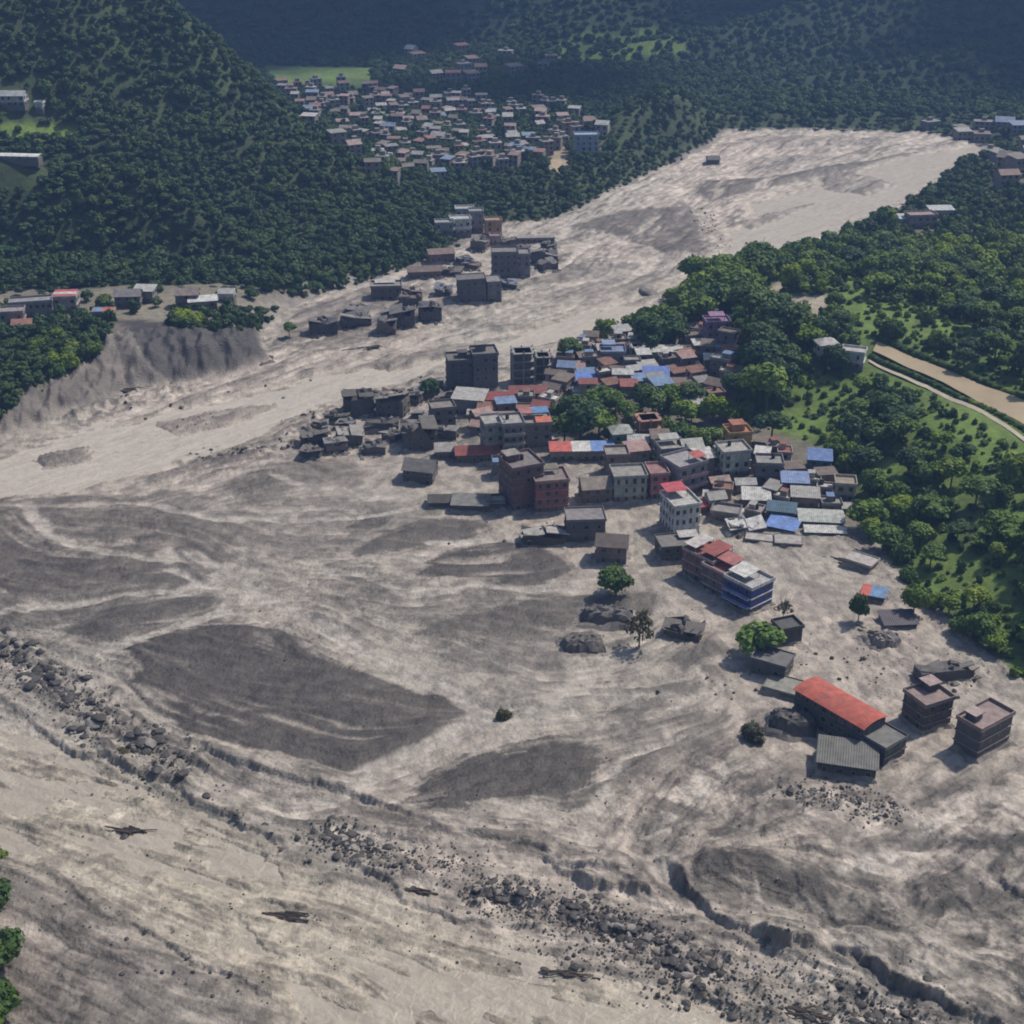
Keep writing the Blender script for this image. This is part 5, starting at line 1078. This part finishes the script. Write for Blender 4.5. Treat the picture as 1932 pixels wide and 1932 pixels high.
setd([(1600,628),(1657,636),(2200,850),(2200,1010),(1870,850),(1750,780),(1610,712)], 0); dens[inz([(1480,600),(1620,540),(1932,640),(2100,760),(2100,1010),(1932,1000),(1700,860),(1480,820)], U, V)] *= .50; dens[inz([(1600,880),(1932,960),(1932,1180),(1750,1120)], U, V)] *= .7
lowb = (X < -55) & (Y < 640) & (D < 16) & (U > 190) & (U < 330); dens[lowb] *= .2; dens[(X < -55) & (Y < 640) & (V > 585) & (U < 215)] = 1.0; dens[inz([(330,592),(560,585),(545,625),(330,628)], U, V)] = 1.0; dens[inz(Z_SCAR, U, V) & (V > 632)] = 0; dens[inz(Z_DEB, U, V)] = 0
keepm = rr < dens
for (fx_, fy_, fr) in FOOT: keepm &= ((X-fx_)**2+(Y-fy_)**2 > np.where(ft_, fr*.8, fr+1.6)**2)
pts = pts[keepm]; X, Y, Z, D, U, V, DEP = pts.T
rs = RNG.random(len(pts)); right = (X > 30) & (Y < 640)
R = np.where(right, 3.2+4.0*rs**1.6, np.where(Y < 980, 1.9+2.3*rs**1.6, np.where(Y < 1320, 3.4+1.4*rs, 5.2+2.0*rs)))
R = np.where(inz(Z_FARTOWN, U, V), 2.6+1.6*rs, R)
HT = R*(1.35+.45*RNG.random(len(pts))); HT = np.where(Y > 980, R*(.85+.25*rs), HT)
if False: pass
# thin out where crowns would overlap too much on the right slope
if True:
    keepm = np.ones(len(pts), bool); order = np.argsort(-R); 
    cell = {}
    for k in order:
        if not right[k]: continue
        cx, cy = int(X[k]//6), int(Y[k]//6); bad = False
        for a in (-1,0,1):
            for b in (-1,0,1):
                for q in cell.get((cx+a, cy+b), ()):
                    if (X[q]-X[k])**2+(Y[q]-Y[k])**2 < (.50*(R[q]+R[k]))**2: bad = True
        if bad: keepm[k] = False
        else: cell.setdefault((cx, cy), []).append(k)
    pts = pts[keepm]; R = R[keepm]; HT = HT[keepm]; X, Y, Z, D, U, V, DEP = pts.T
tall = inz([(1385,640),(1490,640),(1500,800),(1390,815)], U, V); HT = np.where(tall, HT*1.9, HT); R = np.where(tall, R*1.35, R)
edge_ = inz([(1270,600),(1290,540),(1420,490),(1450,600),(1390,650),(1290,650)], U, V); HT = np.where(edge_, HT*1.45, HT); R = np.where(edge_, R*1.3, R)
# the nearest 270 in view stand as single trees
vis = (U > 5) & (U < 1927) & (V > 0) & (V < 1932)
app = np.where(vis, R/DEP, 0); first = np.argsort(-app)[:270]
ZL = lambda x, y, u, v: ('forest tree on the left terrace bank above the mud', 'trees on the left terrace bank') if x < -55 else \
    (('broadleaf tree in the wood between canal and flooded town', 'trees between canal and town') if v > 640 else ('broadleaf tree in the wood on the right river bank', 'trees on the right river bank') if x > 30 else ('broadleaf tree below the hill by the far bank', 'trees by the far bank'))
bright_z = [[(1780,760),(1932,830),(1932,950),(1780,900)], [(1720,1020),(1932,1040),(1932,1180),(1740,1130)], [(1420,790),(1640,730),(1650,800),(1480,850)], [(1560,550),(1700,560),(1760,640),(1640,640)], [(-20,610),(70,620),(60,760),(-20,780)]]
bz = np.zeros(len(pts), bool)
for zz in bright_z: bz |= inz(zz, U, V)
LM = [(n_, hit(u, v)[:2]) for n_, u, v in (('upper end of the canal',1655,655),('canal at the right edge',1900,780),('pale vaulted shed',1552,1000),('red and blue roofed hut',1652,1140),('pink house beside red roofed hall',1756,1380),('purple house',1352,650),
  ('white hip roofed house below the canal',1560,690),('sandy clearing above the canal',1520,575),('pink roofed bank house',1740,430),('orange topped house',1392,860),('long white warehouse',1262,684),('striped roof house on the terrace',122,590),('blue and red terrace hut',194,607),('white villa on the far bank',868,447),('bend in the far river',1800,320),('grey house at the right edge',1900,1300))]
KW = {'bright': 'light green tree', 'dark': 'dark green tree', 'forest': 'broadleaf tree'}
def number_trees(ids, kinds, seen={}):
    lst = []
    for k, kd in zip(ids, kinds):
        dd = [math.hypot(X[k]-p_[0], Y[k]-p_[1]) for _, p_ in LM]; q = int(np.argmin(dd)); lst.append((q, kd, dd[q], k))
    lst.sort(key=lambda t: t[2]); res = {}
    for q, kd, d_, k in lst:
        c_ = seen[(q, kd)] = seen.get((q, kd), -1)+1
        res[k] = ('nearest %s to the %s' % (KW[kd], LM[q][0])) if c_ == 0 else ('%s nearest %s to the %s' % (ordw(c_), KW[kd], LM[q][0]))
    return res
kinds = ['bright' if bz[k] and rt.random() < .75 else ('dark' if tall[k] or rt.random() < .18 else 'forest') for k in first]
TL = number_trees(first, kinds)
for k, kind in zip(first, kinds): tree(TL[k], X[k], Y[k], Z[k], R[k], HT[k], kind, rt.randrange(5), ZL(X[k], Y[k], U[k], V[k])[1], rnd=rt, sq=rt.choice((.8, .95, 1.1, 1.3)))
rest = np.ones(len(pts), bool); rest[first] = False
# undergrowth between the trees and at the wood's edge
UX, UY = grid_pts(-400, 460, 260, 900, 3.6, RNG); UZ, UD = Hq(UX, UY); UU, UV_, UDEP = proj(UX, UY, UZ)
ok = (UD > .8) & (UU > -330) & (UU < 2260) & (UV_ < 2000) & (UV_ > 300) & ~inz(Z_TOWN, UU, UV_) & ~inz(Z_SAND, UU, UV_) & ~inz(Z_SCAR, UU, UV_) & ~inz(Z_DEB, UU, UV_) & ~inz([(1600,628),(1657,636),(2200,850),(2200,980),(1860,812),(1760,746),(1630,694)], UU, UV_) & ~inz(Z_LVILL, UU, UV_) & ~inz(Z_SLIP, UU, UV_)
mdw = np.zeros(len(UX), bool)
for zz in Z_MEADOWS: mdw |= inz(zz, UU, UV_)
ok &= RNG.random(len(UX)) < np.where(mdw, .7, .85)
for (fx_, fy_, fr) in FOOT: ok &= ((UX-fx_)**2+(UY-fy_)**2 > (fr+.6)**2)
UX, UY, UZ = UX[ok], UY[ok], UZ[ok]; UR = RNG.uniform(.8, 2.1, len(UX))
# everything behind them reads as one mass: crowns set on points
pid = np.where(rest)[0]
print('trees', len(pts), 'mass', len(pid), 'undergrowth', len(UX))
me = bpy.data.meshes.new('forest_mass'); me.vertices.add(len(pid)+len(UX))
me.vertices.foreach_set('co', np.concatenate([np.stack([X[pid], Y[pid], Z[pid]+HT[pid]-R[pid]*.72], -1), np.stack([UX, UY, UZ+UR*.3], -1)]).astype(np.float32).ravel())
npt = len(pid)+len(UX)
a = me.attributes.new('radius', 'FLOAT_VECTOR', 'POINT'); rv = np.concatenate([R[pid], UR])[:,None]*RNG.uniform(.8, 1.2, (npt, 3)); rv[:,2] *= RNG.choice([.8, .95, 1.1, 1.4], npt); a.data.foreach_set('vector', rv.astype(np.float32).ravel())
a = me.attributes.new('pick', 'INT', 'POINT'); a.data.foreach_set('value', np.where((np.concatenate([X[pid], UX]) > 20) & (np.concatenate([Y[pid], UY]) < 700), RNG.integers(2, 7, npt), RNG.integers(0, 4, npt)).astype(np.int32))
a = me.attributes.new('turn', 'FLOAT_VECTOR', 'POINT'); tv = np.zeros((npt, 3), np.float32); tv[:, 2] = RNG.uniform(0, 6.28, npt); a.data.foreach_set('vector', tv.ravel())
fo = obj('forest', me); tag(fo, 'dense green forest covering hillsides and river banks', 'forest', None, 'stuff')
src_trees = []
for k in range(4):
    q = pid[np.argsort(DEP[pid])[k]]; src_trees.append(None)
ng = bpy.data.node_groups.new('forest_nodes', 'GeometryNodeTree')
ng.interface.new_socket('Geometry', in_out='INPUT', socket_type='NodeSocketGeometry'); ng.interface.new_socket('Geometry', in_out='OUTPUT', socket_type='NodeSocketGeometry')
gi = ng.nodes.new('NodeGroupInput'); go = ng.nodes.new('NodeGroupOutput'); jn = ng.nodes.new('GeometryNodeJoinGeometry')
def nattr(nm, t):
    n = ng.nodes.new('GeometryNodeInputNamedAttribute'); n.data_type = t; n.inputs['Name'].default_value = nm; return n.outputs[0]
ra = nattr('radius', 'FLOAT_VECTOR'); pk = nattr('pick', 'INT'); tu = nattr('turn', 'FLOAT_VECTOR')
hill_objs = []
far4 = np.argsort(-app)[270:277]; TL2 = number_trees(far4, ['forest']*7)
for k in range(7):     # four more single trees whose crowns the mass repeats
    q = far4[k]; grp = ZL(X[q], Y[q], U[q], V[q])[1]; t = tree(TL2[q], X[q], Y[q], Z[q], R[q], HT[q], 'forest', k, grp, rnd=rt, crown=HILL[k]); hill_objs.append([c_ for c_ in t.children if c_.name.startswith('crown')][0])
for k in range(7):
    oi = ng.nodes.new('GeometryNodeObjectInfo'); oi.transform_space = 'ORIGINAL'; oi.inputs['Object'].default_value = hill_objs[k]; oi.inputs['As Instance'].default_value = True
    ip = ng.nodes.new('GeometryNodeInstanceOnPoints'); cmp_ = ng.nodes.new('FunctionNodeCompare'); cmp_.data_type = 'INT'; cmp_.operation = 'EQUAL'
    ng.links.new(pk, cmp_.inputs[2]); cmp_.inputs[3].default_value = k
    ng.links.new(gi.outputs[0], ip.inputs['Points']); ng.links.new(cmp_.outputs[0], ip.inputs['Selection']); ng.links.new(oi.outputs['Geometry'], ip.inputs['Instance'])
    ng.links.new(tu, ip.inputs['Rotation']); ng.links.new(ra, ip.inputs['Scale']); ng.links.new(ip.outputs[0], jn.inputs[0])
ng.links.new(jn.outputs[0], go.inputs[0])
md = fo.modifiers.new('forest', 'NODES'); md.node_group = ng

# ================================================================== RUBBLE
def rock_mesh(seed, sub):
    import bmesh
    bm = bmesh.new(); bmesh.ops.create_icosphere(bm, subdivisions=sub, radius=1); r = np.random.default_rng(seed)
    planes = [(v/np.linalg.norm(v), r.uniform(.45, .9)) for v in r.normal(size=(8, 3))]
    sc = r.uniform(.75, 1.15, 3)*np.array((1.1, 1, .8))
    for v in bm.verts:
        p = np.array(v.co)
        for n_, d_ in planes:
            q = p@n_
            if q > d_: p = p-n_*(q-d_)*.85
        v.co = p*sc*(1+r.uniform(-.05, .05))
    me = bpy.data.meshes.new('boulder'); bm.to_mesh(me); bm.free(); me.materials.append(M_ROCK_D if seed % 2 else M_ROCK); return me
ROCKS = [rock_mesh(k, 2) for k in range(6)]
RUB = [ # path, half width px, count, size range, label, group
 ([(-20,1225),(60,1270),(150,1330),(230,1400),(330,1465)], 42, 520, (.35,1.6), 'boulder in the rubble bank at the left edge', 'boulders of the left rubble bank'),
 ([(600,1575),(720,1620),(880,1640)], 30, 330, (.3,1.1), 'dark boulder in the scattered cluster below the dark bars', 'boulders below the dark bars'),
 ([(900,1690),(1000,1710),(1120,1740),(1230,1780)], 34, 620, (.28,1.1), 'boulder in the dense rubble line at bottom centre', 'boulders of the bottom centre rubble'),
 ([(1200,1790),(1400,1860),(1600,1925),(1700,1960)], 55, 560, (.28,1.1), 'boulder in the rubble at the bottom right', 'boulders at the bottom right'),
 ([(1000,1780),(1250,1840),(1450,1900)], 60, 120, (.3,1.0), 'stone scattered over the pale bottom mud', 'stones on the pale bottom mud'),
 ([(1480,1500),(1590,1510),(1700,1540)], 26, 150, (.25,.8), 'small stone in the debris patch below the shed', 'stones below the shed'),
 ([(400,1490),(520,1590),(700,1650)], 30, 45, (.3,1.0), 'dark stone beside the lower left channel edge', 'stones by the lower left channel'),
 ([(560,800),(640,770),(800,720)], 26, 110, (.4,1.3), 'broken block in the wreckage on river front', 'blocks on the river front'),
 ([(370,860),(450,860),(560,840)], 18, 60, (.4,1.3), 'dark block of debris at the river edge left of town', 'debris at the river edge'),
 ([(1330,400),(1340,440),(1350,470)], 22, 70, (.5,1.2), 'stone in the gravel strip far up the river', 'stones far up the river'),
 ([(200,760),(350,790),(520,760),(700,700)], 50, 60, (.4,1.1), 'dark rock breaking the pale river surface', 'rocks in the pale river'),
 ([(1500,1250),(1650,1250),(1800,1330)], 60, 90, (.25,.8), 'small debris lump on the flooded right flat', 'debris on the right flat'),
 ([(1250,1280),(1400,1300),(1500,1430)], 60, 60, (.2,.6), 'pebble sized stone on mud near the red roofed hall', 'stones near the red roofed hall'),
 ([(500,1860),(300,1800),(100,1700)], 60, 90, (.2,.7), 'stone on the dark mud at the bottom left', 'stones at the bottom left'),
 ([(820,920),(900,1000),(980,1090)], 60, 50, (.2,.7), 'lump of debris on mud left of the maroon building', 'debris left of the maroon building')]
rr_ = random.Random(3); rocks = []
for path, hw_, n, (s0, s1), lab, grp in RUB:
    for _ in range(n):
        t = rr_.random()*(len(path)-1); k = min(int(t), len(path)-2); f = t-k
        u = path[k][0]*(1-f)+path[k+1][0]*f+rr_.gauss(0, hw_*.7); v = path[k][1]*(1-f)+path[k+1][1]*f+rr_.gauss(0, hw_*.45)
        x, y = pix(u, v)
        if fbm(np.array([x]), np.array([y]), 7, 301, 2)[0] < .47: continue
        s = s0+(s1-s0)*rr_.random()**4.5*1.15
        rocks.append((s*FPX/math.hypot(y, CAMH), x, y, mudz(x, y), s, lab, grp, rr_.random()))
rocks.sort(key=lambda r: -r[0]); bcount = {}
for q, (ap, x, y, z, s, lab, grp, r0) in enumerate(rocks[:290]):
    dk2 = rr_.random() < .82; lab = ('dark ' if dk2 else 'pale grey ')+lab.replace('dark ', '').replace('grey ', ''); bc_ = bcount[lab] = bcount.get(lab, -1)+1; lab = ('largest ' if bc_ == 0 else ordw(bc_)+' largest ')+lab
    o = obj('boulder', ROCKS[(q % 3)*2+int(dk2)], None, (x, y, z+s*.05), r0*6.28, (s, s*(.8+.4*((q*7) % 10)/10), s*.8)); tag(o, lab, 'boulder', grp)
vv = []; ff = []
small = [rock_mesh(50+k, 1) for k in range(4)]
sv_ = []
for me_ in small:
    c_ = np.zeros(len(me_.vertices)*3); me_.vertices.foreach_get('co', c_); sv_.append((c_.reshape(-1, 3), np.array([tuple(p.vertices) for p in me_.polygons])))
for me_ in small: bpy.data.meshes.remove(me_)
nv = 0
more = []
for (ap, x, y, z, s, lab, grp, r0) in rocks[290:]: more.append((x, y, z, s, r0))
for (path, hw_, n, (s0, s1), lab, grp) in RUB[:6]:
    for _ in range(n*2):
        t = rr_.random()*(len(path)-1); k = min(int(t), len(path)-2); f = t-k
        u = path[k][0]*(1-f)+path[k+1][0]*f+rr_.gauss(0, hw_*1.0); v = path[k][1]*(1-f)+path[k+1][1]*f+rr_.gauss(0, hw_*.6)
        x, y = pix(u, v); more.append((x, y, mudz(x, y), rr_.uniform(.12, .38), rr_.random()))
for _ in range(1400):
    u = rr_.uniform(-20, 1950); v = rr_.uniform(1150, 1960); x, y = pix(u, v)
    if fbm(np.array([x]), np.array([y]), 25, 33, 3)[0] > .52: more.append((x, y, mudz(x, y), rr_.uniform(.10, .32), rr_.random()))
for _ in range(160):
    u = rr_.uniform(40, 360); v = rr_.uniform(625, 800); x, y, z = hit(u, v); dd = float(Hq(x, y)[1])
    if .2 < dd < 22: more.append((x, y, z, rr_.uniform(.15, .7), rr_.random()))
for (x, y, z, s, r0) in more:
    V_, F_ = sv_[int(r0*3.99)]; a = r0*40; R_m = np.array([[math.cos(a),-math.sin(a),0],[math.sin(a),math.cos(a),0],[0,0,1]])
    vv.append((V_*s)@R_m.T+np.array((x, y, z+s*.2))); ff.append(F_+nv); nv += len(V_)
me = bpy.data.meshes.new('rubble_field'); me.from_pydata(np.concatenate(vv).tolist(), [], np.concatenate(ff).tolist()); me.materials.append(M_ROCK); me.materials.append(M_ROCK_D)
me.polygons.foreach_set('material_index', np.concatenate([np.full(len(f_), int(q*7919) % 7 < 6, np.int32) for q, f_ in enumerate(ff)]))
tag(obj('rubble', me), 'small stones and grit strewn over the flood mud', 'rubble', None, 'stuff')
tag(obj('boulder', ROCKS[0], None, (*pix(1224, 552), .6), .4, (5.6, 4.6, 3.4)), 'huge grey boulder alone in the river above the town', 'boulder')
# ---- stranded drift: tangles of trunks and planks, each a thing of its own
def drift(label, u, v, n, size, seed, ang):
    r = random.Random(seed); x, y = pix(u, v); z = mudz(x, y); root = empty('driftwood_pile', (x, y, z), math.radians(ang)); tag(root, label, 'driftwood', 'driftwood tangles')
    for k in range(n*2):
        b = MB(); L = size*r.uniform(.25, .7); a = r.gauss(0, .16); rad = r.uniform(.12, .30)
        b.tube((-L/2*math.cos(a), -L/2*math.sin(a), r.uniform(-.05,.15)), (L/2*math.cos(a), L/2*math.sin(a), r.uniform(-.05,.25)), rad, rad*.6, M_WOOD, 6)
        obj('log', b.mesh('log'), root, (r.gauss(0, size*.32), r.gauss(0, size*.07), r.uniform(0, .35)))
    for k in range(6): sz = r.uniform(.3, .9); obj('silt_lump', ROCKS[(seed+k) % 3*2+1], root, (r.gauss(0, size*.3), r.gauss(0, size*.09), .05), r.uniform(0, 6), (sz*1.5, sz, sz*.6))
for k, a in enumerate([('dark driftwood tangle in the middle of the lower left channel', 545,1728,10,8,1,-8), ('driftwood streak beside the left channel above the tangle', 240,1570,7,7,2,-6), ('driftwood caught on the rim below the dark bars', 790,1690,6,5,3,-12),
   ('driftwood along the bottom centre mud', 1075,1845,7,6,4,-6), ('broken planks by the pointed tree', 1680-35,1205-5,9,6,5,-40), ('drift pile at the lower right below rubble', 1520,1925,8,6,6,-15), ('log tangle at the foot of left cliff', 240,745,9,8,7,25), ('logs strewn along far river edge', 700,660,8,9,8,18), ('long timber at right flat by the forest', 1580,1060,5,11,9,-35), ('drift line at the river edge left of town', 450,862,9,9,10,14)]): drift(*a)
# ---- hedge rows along the canal: clipped bush per plant
def hedge(label_of, Xa, Ya, Za, n, grp, off, R0):
    for k in range(n):
        t = k/(n-1)*(len(Xa)-1); i = min(int(t), len(Xa)-2); f = t-i
        x = Xa[i]*(1-f)+Xa[i+1]*f; y = Ya[i]*(1-f)+Ya[i+1]*f; z = H1(x+off[0], y+off[1])
        root = empty('hedge_bush', (x+off[0], y+off[1], z), rt.uniform(0, 6)); tag(root, label_of, 'bush', grp)
        obj('foliage', CROWNS['forest' if k % 3 else 'dark'][k % 2], root, (0,0,R0*.4), 0, (R0*rt.uniform(.85,1.2), R0*rt.uniform(.8,1.1), R0*rt.uniform(.6,1.0)))
hedge('dark bush of the hedge between canal and its road', (CXs[:30,-1]+RX[:30,0])/2, (CYs[:30,-1]+RY[:30,0])/2, None, 44, 'hedge between canal and road', (0, 0), 1.5)
hedge('dark bush of the hedge on the far side of the canal', CXs[:30,0], CYs[:30,0], None, 44, 'hedge beyond the canal', (1.2, 1.8), 1.7)

# ================================================================== HAZE
hz = MB(); hz.box(-3500, 3500, -1700, 6300, -12, 620, M_ROCK); hme = bpy.data.meshes.new('haze'); hme.from_pydata(hz.v, [], hz.f)
m = bpy.data.materials.new('valley_haze'); m.use_nodes = True; nt = m.node_tree; nt.nodes.clear()
pv = nt.nodes.new('ShaderNodeVolumePrincipled'); pv.inputs['Color'].default_value = (0.30, 0.50, 1.0, 1); pv.inputs['Density'].default_value = 0.00020; pv.inputs['Anisotropy'].default_value = 0.1
o = nt.nodes.new('ShaderNodeOutputMaterial'); nt.links.new(pv.outputs[0], o.inputs['Volume']); hme.materials.append(m)
tag(obj('haze', hme), 'thin blue valley haze over the whole scene', 'haze', None, 'stuff')

# ================================================================== CLOUDS (above the haze, over the far hills; they shade them)
def cloud(name, label, cx, cy, cz, rx, ry, rz, seed, n=46):
    r = np.random.default_rng(seed); import bmesh
    bm = bmesh.new()
    for k in range(n):
        a = r.uniform(0, 6.28); q = math.sqrt(r.random()); x = cx+rx*q*math.cos(a); y = cy+ry*q*math.sin(a); R_ = r.uniform(.16, .30)*min(rx, ry)*(1.15-.5*q)
        res = bmesh.ops.create_icosphere(bm, subdivisions=3, radius=1.0)
        for v in res['verts']:
            p = v.co.copy(); nn = 1+.16*math.sin(5*p.x+seed+k)*math.cos(4*p.y+k)+.10*math.sin(9*p.z+11*p.x+k)
            v.co = Vector((x+p.x*R_*nn, y+p.y*R_*nn, cz+max(p.z, -.35)*R_*nn*rz))
    me = bpy.data.meshes.new(name); bm.to_mesh(me); bm.free(); me.polygons.foreach_set('use_smooth', [True]*len(me.polygons))
    me.materials.append(M_CLOUD); tag(obj(name, me), label, 'cloud', None, 'stuff')
M_CLOUD, nt, b = newmat('cloud'); b.inputs['Base Color'].default_value = (.85,.86,.88,1); b.inputs['Roughness'].default_value = 1.0; b.inputs['Specular IOR Level'].default_value = 0
cloud('cloud', 'broad grey cumulus drifting over the far hills', 640, 2010, 1000, 1050, 560, .6, 5, 60)
cloud('cloud', 'smaller grey cumulus right of the broad cloud', 1000, 1545, 1100, 540, 170, .6, 9, 26)
